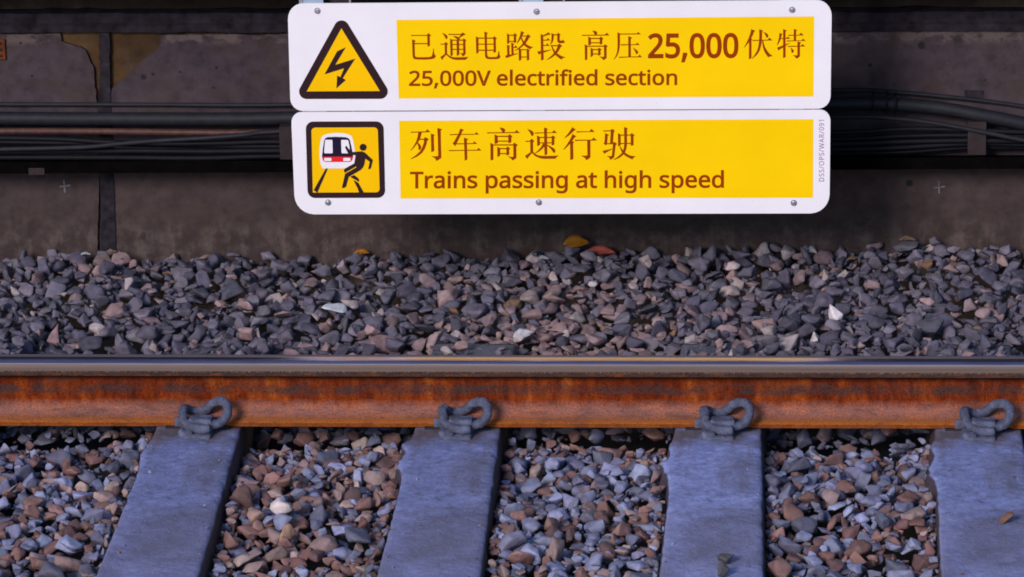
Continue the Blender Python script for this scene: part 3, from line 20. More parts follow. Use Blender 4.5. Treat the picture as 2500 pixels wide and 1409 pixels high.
 'line_train': ('-3794,715 -3877,715 -3868,1107 -4008,1107 -4006,1181 -3645,1182 -3646,1107 -3785,1107','-3444,1079 -3422,1078 -3415,1077 -3408,1076 -3390,1073 -3402,997 -3432,1003 -3438,1003 -3444,1003 -3449,1004 -3460,1003 -3470,1000 -3481,997 -3490,991 -3500,985 -3508,977 -3516,968 -3522,958 -3528,946 -3532,934 -3535,920 -3536,905 -3540,716 -3622,716 -3614,1072 -3543,1073 -3538,1012 -3555,1012 -3551,1018 -3542,1031 -3531,1042 -3519,1052 -3506,1061 -3492,1069 -3477,1074 -3461,1078','-3214,1079 -3175,1076 -3142,1066 -3115,1049 -3097,1025 -3086,993 -3084,956 -3089,717 -3153,717 -3162,764 -3148,764 -3154,757 -3165,746 -3176,736 -3189,728 -3202,721 -3216,716 -3232,713 -3249,711 -3268,710 -3289,711 -3309,715 -3328,722 -3345,731 -3359,744 -3371,759 -3379,777 -3384,798 -3385,822 -3379,856 -3363,885 -3338,908 -3303,925 -3260,936 -3209,940 -3164,942 -3164,948 -3166,971 -3170,987 -3177,996 -3187,1003 -3201,1007 -3219,1009 -3235,1008 -3250,1006 -3265,1002 -3280,997 -3295,991 -3321,979 -3347,1044 -3319,1057 -3301,1064 -3281,1070 -3259,1075 -3237,1078','-3202,876 -3238,873 -3265,867 -3282,859 -3292,849 -3299,836 -3301,821 -3300,807 -3296,798 -3290,790 -3280,785 -3268,782 -3254,780 -3230,783 -3209,789 -3192,800 -3178,816 -3170,836 -3167,863 -3166,878','-2922,1074 -2930,717 -3011,717 -3004,1074','-2960,1198 -2949,1197 -2938,1193 -2929,1186 -2921,1176 -2917,1164 -2915,1150 -2917,1137 -2922,1125 -2930,1115 -2940,1108 -2950,1104 -2962,1102 -2974,1104 -2984,1108 -2994,1115 -3001,1125 -3006,1137 -3007,1150 -3005,1164 -3000,1176 -2992,1186 -2982,1193 -2971,1196','-2667,1081 -2628,1077 -2595,1067 -2568,1049 -2549,1022 -2538,988 -2535,947 -2540,718 -2621,718 -2617,942 -2618,965 -2623,981 -2630,993 -2641,1002 -2656,1007 -2677,1009 -2707,1006 -2729,997 -2744,983 -2754,963 -2761,936 -2764,902 -2768,718 -2850,717 -2842,1074 -2773,1074 -2766,1029 -2781,1029 -2776,1035 -2766,1046 -2754,1056 -2741,1063 -2727,1070 -2712,1074 -2698,1078 -2683,1080','-2216,823 -2218,800 -2225,780 -2236,762 -2250,746 -2268,734 -2289,724 -2312,718 -2337,714 -2365,712 -2388,713 -2409,715 -2428,718 -2445,722 -2461,728 -2483,738 -2481,816 -2449,801 -2434,795 -2416,790 -2399,786 -2381,783 -2362,782 -2339,784 -2321,788 -2309,793 -2302,800 -2297,808 -2295,818 -2296,823 -2297,828 -2300,833 -2304,837 -2310,843 -2320,849 -2332,855 -2349,862 -2369,870 -2389,878 -2408,887 -2425,895 -2441,905 -2454,916 -2465,929 -2473,944 -2478,961 -2479,981 -2474,1010 -2460,1036 -2437,1056 -2408,1070 -2375,1079 -2338,1081 -2317,1081 -2297,1079 -2278,1075 -2260,1071 -2242,1065 -2214,1053 -2244,986 -2270,996 -2284,1001 -2299,1005 -2313,1008 -2328,1010 -2343,1011 -2362,1010 -2377,1006 -2388,1002 -2394,996 -2398,991 -2399,983 -2399,978 -2397,973 -2395,969 -2390,964 -2383,959 -2372,954 -2359,948 -2342,941 -2323,933 -2302,925 -2284,917 -2267,908 -2252,899 -2239,887 -2229,874 -2221,859 -2217,842','-1820,1082 -1778,1077 -1742,1062 -1711,1036 -1689,999 -1676,954 -1673,899 -1676,862 -1682,829 -1693,799 -1708,773 -1726,752 -1747,735 -1772,723 -1799,716 -1828,713 -1846,714 -1862,717 -1878,721 -1892,726 -1904,733 -1915,740 -1925,748 -1934,757 -1937,761 -1920,761 -1919,749 -1919,738 -1918,729 -1918,720 -1921,571 -2003,571 -1993,1076 -1924,1076 -1917,1031 -1932,1031 -1929,1036 -1920,1045 -1910,1054 -1898,1062 -1886,1069 -1871,1075 -1856,1079 -1839,1081','-1832,1011 -1851,1009 -1867,1006 -1879,1000 -1890,992 -1898,981 -1905,968 -1910,952 -1913,932 -1915,909 -1915,899 -1915,874 -1912,852 -1908,833 -1902,818 -1894,806 -1884,797 -1871,790 -1855,786 -1835,785 -1818,786 -1804,791 -1793,798 -1782,809 -1774,822 -1767,838 -1761,856 -1758,877 -1756,899 -1758,933 -1764,960 -1775,983 -1789,998 -1808,1007','-1468,1082 -1429,1079 -1396,1070 -1369,1053 -1351,1028 -1340,997 -1337,959 -1341,721 -1405,721 -1415,767 -1401,767 -1407,760 -1418,750 -1429,740 -1441,732 -1455,725 -1469,720 -1485,717 -1502,715 -1521,714 -1542,715 -1561,719 -1580,726 -1597,735 -1611,748 -1623,763 -1632,781 -1636,802 -1638,825 -1632,859 -1616,889 -1591,912 -1557,929 -1514,939 -1462,944 -1418,945 -1418,952 -1419,975 -1424,990 -1431,1000 -1441,1007 -1455,1011 -1473,1013 -1489,1012 -1504,1009 -1519,1005 -1534,1000 -1548,995 -1575,983 -1601,1047 -1573,1060 -1555,1067 -1535,1073 -1513,1078 -1491,1081','-1455,880 -1491,877 -1518,871 -1535,863 -1545,853 -1552,840 -1554,824 -1553,811 -1549,801 -1542,794 -1533,789 -1521,785 -1507,784 -1483,787 -1462,793 -1445,804 -1432,819 -1423,839 -1420,866 -1420,882','-1018,826 -1020,803 -1027,782 -1037,764 -1052,749 -1070,737 -1090,727 -1114,720 -1139,716 -1166,715 -1190,715 -1211,717 -1230,721 -1247,725 -1263,730 -1284,740 -1283,818 -1251,804 -1235,798 -1218,793 -1200,788 -1182,786 -1164,785 -1141,786 -1123,790 -1111,796 -1104,803 -1099,811 -1097,821 -1098,826 -1099,831 -1102,835 -1106,840 -1112,845 -1122,851 -1134,857 -1151,865 -1171,872 -1192,881 -1210,889 -1228,898 -1243,907 -1256,918 -1267,931 -1275,946 -1280,964 -1281,983 -1276,1013 -1262,1038 -1239,1058 -1211,1073 -1178,1081 -1141,1084 -1120,1083 -1100,1081 -1081,1078 -1062,1073 -1045,1067 -1017,1056 -1047,989 -1073,999 -1087,1003 -1101,1008 -1116,1011 -1130,1013 -1145,1013 -1164,1012 -1179,1009 -1190,1004 -1197,999 -1200,993 -1202,986 -1201,980 -1200,976 -1197,971 -1192,967 -1185,962 -1175,956 -1161,950 -1144,943 -1125,936 -1105,928 -1086,919 -1069,911 -1054,901 -1041,890 -1031,877 -1023,862 -1019,845','-718,826 -721,804 -727,783 -738,765 -752,750 -770,737 -791,728 -814,721 -839,717 -867,716 -890,716 -911,718 -930,721 -947,726 -963,731 -985,741 -984,819 -951,804 -936,799 -919,793 -901,789 -883,786 -865,785 -841,787 -823,791 -812,797 -804,804 -800,812 -798,822 -798,827 -800,831 -802,836 -806,841 -813,846 -822,852 -835,858 -851,865 -871,873 -892,881 -911,890 -928,898 -944,908 -957,919 -968,932 -976,947 -980,964 -982,984 -977,1013 -963,1039 -940,1059 -911,1073 -878,1082 -841,1084 -820,1084 -800,1082 -781,1078 -763,1074 -746,1068 -717,1056 -747,989 -773,999 -787,1004 -802,1008 -816,1011 -831,1013 -846,1014 -865,1013 -880,1010 -891,1005 -898,999 -901,994 -903,986 -902,981 -900,976 -898,972 -893,968 -886,962 -875,957 -862,951 -845,944 -826,936 -805,928 -787,920 -770,911 -755,902 -742,891 -731,878 -724,862 -719,845','-578,1079 -584,722 -665,722 -660,1078','-616,1202 -605,1201 -595,1197 -585,1191 -577,1181 -573,1169 -572,1155 -574,1141 -578,1129 -586,1119 -596,1113 -607,1109 -618,1107 -630,1108 -640,1113 -650,1119 -658,1129 -662,1141 -663,1155 -661,1168 -657,1181 -649,1190 -639,1197 -628,1201','-324,1085 -285,1082 -251,1072 -225,1053 -205,1027 -195,993 -192,952 -195,723 -276,723 -272,947 -274,969 -279,986 -286,998 -297,1006 -313,1012 -333,1014 -363,1010 -385,1002 -400,988 -410,968 -417,941 -420,907 -422,723 -504,723 -498,1079 -430,1079 -422,1034 -437,1034 -432,1040 -422,1051 -410,1060 -397,1068 -383,1074 -369,1079 -354,1083 -339,1085','19,1086 42,1085 64,1080 84,1073 103,1062 120,1048 130,1036 115,1036 124,1080 192,1080 187,731 185,700 178,672 168,647 154,625 135,607 112,593 86,583 56,578 22,576 -2,576 -25,578 -47,581 -68,585 -86,591 -112,601 -111,680 -76,664 -59,658 -39,653 -19,650 3,648 25,647 49,649 69,657 84,668 96,684 103,703 106,728 106,740 107,762 108,768 126,768 116,756 100,742 81,731 61,724 39,719 14,717 -29,723 -66,739 -96,767 -118,804 -130,849 -134,901 -129,952 -115,997 -93,1034 -62,1063 -24,1080','26,1014 11,1013 -3,1009 -14,1002 -24,993 -33,980 -40,965 -46,946 -49,925 -50,901 -49,865 -42,836 -31,815 -17,800 1,791 25,788 39,789 52,791 63,794 73,798 81,804 88,810 94,819 99,829 103,841 106,855 108,871 109,889 109,901 108,928 105,951 100,970 94,984 85,995 74,1003 61,1009 45,1013','574,1087 613,1084 646,1074 673,1057 691,1032 702,1001 705,964 702,725 638,725 628,772 643,772 636,765 626,754 614,745 602,736 589,730 575,725 559,721 542,719 523,719 502,720 483,724 464,730 447,740 433,752 421,767 412,786 407,806 406,830 411,864 427,893 452,916 486,933 529,944 580,948 625,950 625,956 623,979 618,994 611,1004 601,1011 587,1015 569,1017 554,1016 538,1014 523,1010 509,1004 494,999 468,987 442,1051 469,1064 487,1071 507,1078 529,1083 551,1086','588,884 552,881 525,875 508,867 498,857 492,844 489,829 491,815 495,806 501,799 510,793 522,790 537,789 561,791 581,798 599,809 612,824 620,844 623,871 623,886','906,790 913,790 920,791 928,792 936,793 943,795 965,801 964,734 949,727 939,725 928,722 917,721 906,720 895,719 876,720 858,724 841,729 825,738 811,750 800,766 791,785 786,808 785,834 787,1014 740,1013 740,1061 791,1083 815,1157 870,1157 869,1082 966,1082 965,1014 868,1014 866,836 868,820 871,809 877,800 885,795 894,791','1252,1070 1252,1062 1251,1053 1251,1045 1250,1037 1232,1037 1236,1043 1247,1054 1258,1063 1271,1070 1284,1077 1299,1082 1313,1085 1328,1087 1344,1088 1371,1087 1395,1082 1417,1074 1436,1063 1451,1048 1463,1030 1472,1008 1476,983 1478,955 1475,727 1395,727 1397,950 1395,973 1390,990 1383,1002 1372,1010 1357,1015 1336,1017 1315,1016 1298,1012 1285,1005 1274,997 1266,985 1259,971 1254,954 1251,933 1250,910 1248,726 1167,726 1172,1220 1254,1220','1637,1083 1634,727 1553,727 1556,1083','1599,1207 1610,1206 1620,1202 1630,1195 1637,1185 1642,1173 1643,1159 1642,1146 1637,1134 1629,1124 1619,1117 1609,1113 1598,1112 1586,1113 1575,1117 1565,1124 1558,1134 1554,1146 1552,1159 1554,1173 1558,1185 1566,1195 1576,1202 1587,1205','1848,1090 1872,1088 1893,1084 1914,1076 1932,1066 1949,1052 1959,1040 1945,1040 1953,1084 2021,1084 2017,735 2015,704 2009,676 1999,651 1985,629 1966,611 1943,597 1917,588 1887,582 1853,580 1829,580 1806,582 1784,585 1764,589 1745,595 1720,605 1721,684 1755,668 1773,662 1792,657 1812,654 1834,652 1856,651 1881,654 1900,661 1915,672 1927,688 1934,707 1937,732 1937,744 1938,766 1938,772 1956,772 1947,760 1930,746 1912,735 1891,728 1869,723 1845,721 1802,727 1765,743 1734,771 1713,808 1700,853 1696,905 1701,956 1715,1001 1737,1038 1767,1067 1805,1084','1856,1018 1840,1017 1827,1013 1816,1006 1806,997 1797,984 1790,969 1784,950 1781,929 1780,904 1782,869 1788,840 1799,819 1814,804 1832,795 1855,792 1869,793 1882,795 1894,798 1903,802 1911,808 1918,814 1924,823 1929,833 1933,845 1936,859 1938,875 1939,893 1939,905 1938,932 1935,955 1930,973 1923,988 1915,999 1904,1007 1891,1013 1875,1017','2181,1072 2181,1064 2181,1055 2180,1047 2179,1039 2162,1039 2166,1045 2176,1056 2188,1065 2200,1072 2214,1079 2228,1084 2243,1087 2258,1089 2273,1090 2300,1089 2324,1084 2346,1076 2365,1065 2381,1050 2393,1032 2401,1010 2406,985 2407,957 2405,729 2325,729 2326,952 2325,975 2320,992 2312,1004 2301,1012 2286,1017 2265,1019 2244,1018 2227,1014 2214,1007 2204,999 2195,987 2189,973 2184,956 2181,935 2180,912 2178,728 2097,728 2101,1222 2182,1222','2889,834 2887,811 2880,791 2870,773 2855,757 2838,745 2817,736 2794,729 2769,725 2742,724 2719,724 2698,726 2679,729 2661,734 2646,739 2624,749 2624,827 2657,812 2672,806 2689,801 2707,797 2725,794 2743,793 2767,795 2784,799 2796,804 2804,811 2808,819 2809,829 2809,834 2808,839 2805,844 2801,848 2794,854 2785,859 2772,866 2756,873 2736,881 2715,889 2696,897 2679,906 2664,915 2650,927 2639,939 2631,954 2626,972 2625,991 2630,1021 2643,1046 2666,1066 2694,1081 2727,1089 2764,1092 2785,1091 2805,1089 2824,1086 2842,1081 2859,1075 2888,1064 2858,997 2833,1007 2818,1012 2804,1016 2789,1019 2775,1021 2760,1021 2741,1020 2726,1017 2716,1012 2709,1007 2705,1001 2704,994 2704,989 2706,984 2709,980 2714,975 2721,970 2731,964 2745,958 2761,951 2781,944 2801,936 2820,928 2837,919 2852,910 2865,898 2875,885 2883,870 2888,853','3118,1092 3159,1087 3196,1072 3226,1046 3249,1009 3262,964 3266,909 3264,872 3258,839 3247,810 3233,784 3215,763 3194,746 3170,734 3143,727 3114,724 3097,725 3080,727 3065,732 3051,737 3038,744 3027,751 3017,759 3008,768 3005,772 3022,772 3023,760 3024,749 3024,740 3024,731 3023,582 2942,582 2945,1086 3014,1086 3022,1041 3006,1041 3010,1046 3019,1055 3029,1064 3040,1072 3053,1079 3066,1085 3082,1089 3099,1091','3106,1021 3088,1019 3072,1016 3060,1010 3049,1002 3041,992 3035,979 3030,962 3027,942 3025,919 3025,909 3026,884 3029,862 3033,844 3039,829 3047,817 3057,808 3070,801 3086,797 3106,795 3123,797 3137,802 3148,809 3158,820 3167,833 3174,848 3179,867 3182,887 3183,910 3181,943 3174,971 3164,993 3149,1008 3131,1017','3470,1093 3499,1091 3526,1084 3550,1073 3571,1058 3589,1038 3602,1016 3612,990 3618,962 3620,932 3620,886 3393,886 3395,867 3403,842 3416,822 3434,809 3456,800 3484,797 3503,798 3521,800 3537,803 3553,807 3569,813 3604,827 3604,751 3578,741 3561,735 3543,731 3524,728 3504,726 3481,725 3449,727 3419,734 3391,746 3367,762 3346,782 3329,808 3317,837 3310,870 3308,906 3311,942 3317,975 3328,1005 3344,1031 3363,1052 3385,1070 3411,1083 3439,1090','3469,1023 3448,1020 3431,1013 3417,1002 3406,986 3397,965 3395,955 3536,955 3535,958 3533,973 3529,986 3523,997 3516,1006 3507,1013 3497,1018 3484,1022','3821,1094 3850,1092 3877,1085 3901,1074 3922,1058 3940,1039 3953,1016 3963,991 3969,963 3971,933 3971,887 3744,886 3746,868 3754,842 3767,823 3785,809 3807,801 3836,798 3855,799 3872,801 3888,804 3904,808 3920,813 3955,827 3955,752 3929,742 3912,736 3894,731 3875,728 3855,727 3832,726 3800,728 3770,735 3742,746 3718,762 3697,783 3681,809 3668,838 3662,871 3659,907 3662,943 3668,976 3679,1005 3695,1031 3714,1053 3736,1071 3762,1084 3790,1091','3820,1023 3799,1021 3782,1014 3768,1003 3757,987 3748,966 3746,955 3887,956 3886,959 3884,974 3880,987 3874,998 3867,1006 3858,1014 3848,1019 3835,1022','4159,727 4117,732 4081,747 4050,774 4027,810 4014,855 4010,910 4015,964 4028,1010 4051,1046 4082,1073 4119,1089 4161,1094 4180,1094 4196,1091 4211,1087 4225,1082 4237,1076 4249,1068 4259,1060 4268,1051 4271,1046 4254,1046 4253,1056 4252,1065 4252,1074 4252,1081 4252,1226 4333,1226 4332,733 4263,733 4255,777 4270,777 4267,773 4258,763 4248,755 4236,747 4224,740 4210,734 4194,730 4178,727','4169,798 4197,801 4218,809 4233,821 4243,840 4249,866 4252,900 4252,909 4250,946 4243,975 4234,997 4219,1011 4198,1020 4169,1023 4146,1020 4128,1011 4114,995 4103,972 4096,943 4093,909 4096,874 4102,846 4113,825 4127,810 4145,801'),
 'code': ('6912,1016 6926,1015 6939,1012 6950,1008 6959,1002 6967,994 6973,985 6977,974 6980,962 6981,948 6981,911 6847,911 6846,952 6847,964 6850,976 6854,986 6860,995 6867,1002 6876,1008 6887,1013 6899,1015','6913,996 6902,996 6893,994 6885,991 6878,987 6873,982 6869,975 6866,968 6864,959 6863,950 6863,930 6964,930 6964,946 6962,962 6958,974 6951,984 6941,991 6928,995','6944,1130 6951,1129 6958,1127 6964,1124 6970,1119 6974,1114 6977,1107 6980,1100 6982,1092 6982,1083 6982,1078 6982,1074 6981,1069 6981,1065 6980,1061 6979,1057 6978,1054 6977,1050 6975,1047 6957,1047 6959,1053 6961,1058 6963,1064 6964,1070 6965,1077 6965,1084 6965,1089 6964,1094 6962,1099 6961,1103 6958,1106 6956,1108 6952,1110 6949,1111 6945,1111 6941,1111 6938,1110 6935,1108 6932,1106 6930,1103 6927,1100 6925,1095 6922,1089 6919,1082 6917,1077 6915,1072 6913,1067 6910,1063 6907,1060 6904,1057 6901,1054 6897,1052 6893,1050 6889,1049 6884,1048 6879,1048 6872,1049 6866,1051 6860,1054 6856,1058 6852,1063 6848,1069 6846,1075 6845,1082 6844,1090 6844,1097 6845,1104 6846,1110 6848,1115 6850,1121 6852,1127 6869,1121 6867,1115 6865,1111 6863,1106 6862,1100 6862,1095 6862,1090 6862,1085 6863,1081 6864,1077 6866,1074 6868,1071 6870,1070 6873,1068 6876,1067 6879,1067 6883,1067 6887,1068 6890,1070 6892,1072 6895,1074 6897,1078 6899,1082 6902,1088 6905,1094 6907,1101 6910,1108 6914,1113 6917,1118 6921,1122 6926,1125 6931,1128 6937,1129','6943,1241 6951,1240 6958,1238 6964,1235 6969,1230 6974,1225 6977,1218 6980,1211 6981,1203 6982,1194 6982,1189 6981,1185 6981,1180 6980,1176 6980,1172 6979,1168 6978,1165 6977,1161 6975,1158 6956,1158 6959,1164 6961,1169 6962,1175 6964,1182 6964,1188 6965,1195 6964,1200 6963,1205 6962,1210 6960,1214 6958,1217 6955,1219 6952,1221 6949,1222 6945,1222 6941,1222 6938,1221 6935,1219 6932,1217 6929,1214 6927,1211 6924,1206 6922,1200 6919,1193 6917,1188 6915,1183 6912,1178 6910,1174 6907,1171 6904,1168 6901,1165 6897,1163 6893,1161 6889,1160 6884,1159 6879,1159 6872,1160 6866,1162 6860,1165 6855,1169 6851,1174 6848,1180 6846,1186 6844,1193 6844,1201 6844,1208 6845,1215 6846,1221 6847,1226 6849,1232 6852,1238 6869,1232 6866,1226 6865,1222 6863,1217 6862,1211 6861,1206 6861,1201 6862,1196 6862,1192 6864,1188 6865,1185 6867,1182 6870,1181 6873,1179 6876,1178 6879,1178 6883,1178 6886,1179 6889,1181 6892,1183 6894,1185 6897,1189 6899,1193 6902,1199 6904,1205 6907,1212 6910,1219 6913,1224 6917,1229 6921,1233 6925,1236 6931,1239 6937,1240','6845,1327 6980,1279 6980,1261 6845,1309','6912,1470 6922,1469 6931,1468 6940,1466 6948,1463 6955,1459 6962,1455 6968,1449 6972,1443 6976,1436 6979,1428 6980,1419 6981,1410 6981,1400 6979,1391 6976,1383 6972,1376 6968,1370 6962,1365 6956,1360 6948,1356 6940,1353 6931,1351 6922,1350 6912,1350 6899,1351 6887,1353 6876,1356 6867,1362 6858,1368 6852,1376 6847,1386 6844,1397 6843,1410 6844,1422 6847,1433 6852,1443 6858,1451 6866,1458 6876,1463 6887,1467 6899,1469','6912,1369 6923,1370 6932,1371 6940,1374 6947,1377 6953,1382 6958,1387 6961,1394 6963,1401 6964,1410 6963,1419 6961,1426 6958,1433 6953,1438 6947,1442 6940,1446 6932,1448 6922,1450 6912,1450 6897,1449 6884,1446 6874,1440 6866,1433 6862,1423 6860,1410 6861,1401 6863,1394 6867,1387 6871,1382 6877,1377 6884,1374 6892,1371 6902,1370','6845,1543 6846,1559 6849,1571 6855,1580 6863,1587 6873,1591 6885,1592 6890,1592 6895,1591 6901,1590 6906,1587 6910,1584 6915,1581 6918,1576 6922,1571 6924,1565 6926,1558 6927,1549 6928,1540 6928,1527 6979,1527 6979,1508 6845,1508','6862,1542 6862,1527 6911,1527 6911,1538 6910,1546 6910,1553 6908,1558 6906,1563 6903,1567 6900,1569 6896,1571 6891,1573 6885,1573 6878,1572 6872,1570 6868,1566 6864,1560 6862,1552','6942,1704 6950,1703 6956,1701 6963,1698 6968,1694 6972,1688 6976,1682 6978,1674 6980,1666 6980,1657 6980,1652 6980,1648 6980,1643 6979,1639 6978,1635 6977,1631 6976,1628 6975,1625 6974,1621 6955,1621 6958,1627 6959,1633 6961,1638 6962,1645 6963,1651 6963,1658 6963,1664 6962,1669 6961,1673 6959,1677 6957,1680 6954,1682 6951,1684 6947,1685 6943,1685 6940,1685 6936,1684 6933,1683 6931,1681 6928,1678 6926,1674 6923,1669 6921,1663 6918,1656 6916,1651 6913,1646 6911,1642 6908,1638 6906,1634 6903,1631 6899,1628 6896,1626 6892,1625 6887,1624 6883,1623 6878,1623 6871,1623 6864,1625 6859,1628 6854,1632 6850,1637 6847,1643 6845,1649 6843,1657 6843,1664 6843,1671 6844,1678 6845,1684 6846,1690 6848,1695 6851,1701 6867,1695 6865,1689 6863,1685 6862,1680 6861,1675 6860,1669 6860,1664 6860,1659 6861,1655 6862,1651 6864,1648 6866,1646 6868,1644 6871,1643 6874,1642 6878,1641 6882,1642 6885,1643 6888,1644 6891,1646 6893,1649 6895,1652 6898,1656 6900,1662 6903,1668 6906,1675 6909,1682 6912,1687 6916,1692 6920,1696 6924,1700 6929,1702 6935,1703','6844,1790 6978,1742 6978,1724 6844,1772','6844,1968 6978,1933 6978,1915 6891,1890 6883,1888 6875,1886 6869,1885 6866,1885 6869,1886 6875,1884 6883,1883 6886,1882 6889,1881 6891,1880 6978,1856 6978,1838 6844,1804 6844,1823 6925,1843 6933,1845 6942,1847 6944,1847 6947,1848 6949,1848 6956,1848 6949,1848 6946,1848 6944,1849 6941,1849 6932,1851 6924,1853 6844,1876 6844,1894 6924,1918 6927,1919 6930,1919 6933,1920 6941,1922 6944,1923 6947,1923 6949,1924 6955,1924 6953,1923 6950,1923 6947,1924 6943,1924 6940,1925 6936,1926 6925,1928 6844,1948','6977,2077 6937,2062 6937,2014 6977,1999 6977,1980 6843,2030 6843,2046 6977,2096','6881,2043 6876,2041 6868,2038 6863,2038 6869,2037 6876,2035 6881,2034 6919,2020 6919,2056','6843,2160 6844,2170 6845,2179 6847,2187 6851,2193 6855,2198 6860,2202 6866,2205 6874,2207 6882,2207 6888,2207 6894,2206 6900,2204 6904,2201 6908,2197 6911,2194 6914,2190 6916,2186 6917,2183 6977,2218 6977,2196 6923,2165 6923,2142 6977,2142 6977,2124 6843,2124','6860,2159 6860,2142 6906,2142 6906,2160 6905,2169 6903,2176 6900,2182 6895,2185 6890,2188 6882,2188 6877,2188 6873,2187 6869,2185 6867,2183 6864,2180 6862,2176 6861,2171 6860,2166','6843,2297 6977,2249 6977,2231 6843,2279','6909,2404 6919,2404 6929,2403 6938,2402 6946,2400 6953,2398 6959,2395 6965,2391 6970,2386 6973,2381 6976,2375 6978,2368 6978,2361 6977,2352 6974,2344 6970,2337 6963,2331 6955,2326 6946,2322 6935,2320 6923,2318 6909,2318 6896,2318 6884,2320 6873,2322 6863,2325 6855,2330 6849,2336 6844,2343 6841,2351 6841,2361 6841,2370 6844,2378 6849,2385 6855,2391 6863,2396 6872,2400 6883,2402 6895,2404','6909,2336 6921,2336 6930,2337 6939,2339 6946,2341 6952,2343 6956,2347 6959,2350 6961,2355 6962,2361 6961,2367 6959,2371 6956,2375 6952,2379 6946,2381 6939,2383 6930,2385 6920,2386 6909,2386 6898,2386 6888,2385 6880,2383 6873,2381 6867,2379 6863,2375 6859,2371 6858,2367 6857,2361 6858,2355 6860,2351 6863,2347 6867,2343 6873,2341 6880,2339 6888,2337 6898,2336','6899,2518 6907,2518 6914,2518 6922,2517 6929,2515 6936,2514 6943,2511 6950,2509 6955,2505 6961,2501 6966,2496 6970,2490 6973,2484 6976,2476 6977,2468 6978,2459 6978,2456 6978,2454 6977,2450 6977,2447 6977,2445 6976,2442 6959,2442 6960,2446 6961,2448 6961,2451 6962,2453 6962,2456 6962,2458 6961,2466 6960,2473 6958,2478 6955,2483 6951,2487 6947,2491 6942,2493 6936,2496 6930,2497 6924,2499 6917,2499 6912,2500 6912,2501 6914,2499 6917,2497 6919,2494 6921,2491 6923,2488 6925,2484 6926,2480 6927,2475 6927,2470 6926,2463 6925,2456 6922,2450 6918,2445 6914,2441 6908,2437 6902,2435 6894,2433 6886,2432 6877,2433 6869,2435 6862,2438 6855,2442 6850,2446 6846,2452 6843,2459 6841,2466 6840,2474 6841,2480 6842,2486 6844,2491 6847,2497 6851,2501 6855,2506 6860,2509 6867,2512 6874,2515 6881,2517 6890,2518','6857,2474 6858,2468 6860,2462 6864,2457 6869,2453 6877,2451 6886,2451 6893,2451 6900,2453 6905,2456 6909,2460 6911,2466 6912,2473 6911,2479 6910,2483 6908,2487 6906,2491 6903,2494 6899,2497 6896,2498 6892,2499 6889,2500 6885,2500 6881,2499 6877,2498 6874,2497 6870,2495 6867,2493 6864,2491 6862,2488 6859,2485 6858,2482 6857,2478','6975,2603 6976,2585 6883,2586 6874,2586 6867,2586 6862,2587 6863,2587 6865,2585 6866,2583 6871,2577 6884,2563 6871,2553 6842,2589 6842,2603'),
 'panel_upper': ((-0.7133,0.5376),(-0.7118,0.5486),(-0.7077,0.5588),(-0.7011,0.5676),(-0.6926,0.5744),(-0.6826,0.5786),(-0.672,0.5801),(0.6762,0.5866),(0.6867,0.5852),(0.6965,0.5811),(0.7048,0.5744),(0.7112,0.5658),(0.7152,0.5556),(0.7164,0.5448),(0.7144,0.3247),(0.7132,0.316),(0.7099,0.3079),(0.7047,0.3009),(0.6979,0.2955),(0.6901,0.2921),(0.6817,0.291),(-0.6815,0.2859),(-0.6899,0.287),(-0.6978,0.2903),(-0.7046,0.2957),(-0.7098,0.3027),(-0.713,0.3108),(-0.7141,0.3196)),
 'panel_lower': ((-0.713,0.2534),(-0.7121,0.261),(-0.7093,0.2681),(-0.7048,0.2742),(-0.699,0.2789),(-0.6922,0.2819),(-0.6848,0.2829),(0.6863,0.2883),(0.6935,0.2873),(0.7002,0.2844),(0.706,0.2798),(0.7104,0.2738),(0.7132,0.2668),(0.7141,0.2592),(0.7128,0.0546),(0.711,0.0411),(0.7059,0.0285),(0.6979,0.0177),(0.6876,0.0093),(0.6755,0.0041),(0.6626,0.0023),(-0.6606,-0.0009),(-0.6737,0.0009),(-0.6859,0.0061),(-0.6964,0.0144),(-0.7045,0.0253),(-0.7097,0.0379),(-0.7115,0.0515)),
 'field_upper': ((-0.4266,0.5351),(0.6709,0.5424),(0.6694,0.3246),(-0.4257,0.3201)),
 'field_lower': ((-0.4263,0.2589),(0.6695,0.2623),(0.669,0.0458),(-0.4276,0.0433)),
 'tri_border': ((-0.5893,0.5235),(-0.5861,0.5278),(-0.5819,0.5312),(-0.5771,0.5333),(-0.5719,0.5341),(-0.5668,0.5336),(-0.5619,0.5316),(-0.5578,0.5284),(-0.5547,0.5242),(-0.4569,0.3508),(-0.4549,0.3458),(-0.4542,0.3404),(-0.4549,0.3349),(-0.457,0.3298),(-0.4603,0.3254),(-0.4646,0.322),(-0.4695,0.3199),(-0.4748,0.3192),(-0.6705,0.319),(-0.6756,0.3197),(-0.6804,0.3218),(-0.6845,0.325),(-0.6875,0.3293),(-0.6894,0.3342),(-0.69,0.3396),(-0.6893,0.3449),(-0.6872,0.3499)),
 'tri_field': ((-0.5726,0.5127),(-0.6694,0.3402),(-0.4752,0.341)),
 'bolt': ((-0.5622,0.461),(-0.5856,0.4502),(-0.621,0.3868),(-0.5687,0.4034),(-0.579,0.3797),(-0.5875,0.3837),(-0.5905,0.3482),(-0.5647,0.3713),(-0.5726,0.3766),(-0.538,0.4301),(-0.5915,0.4131)),
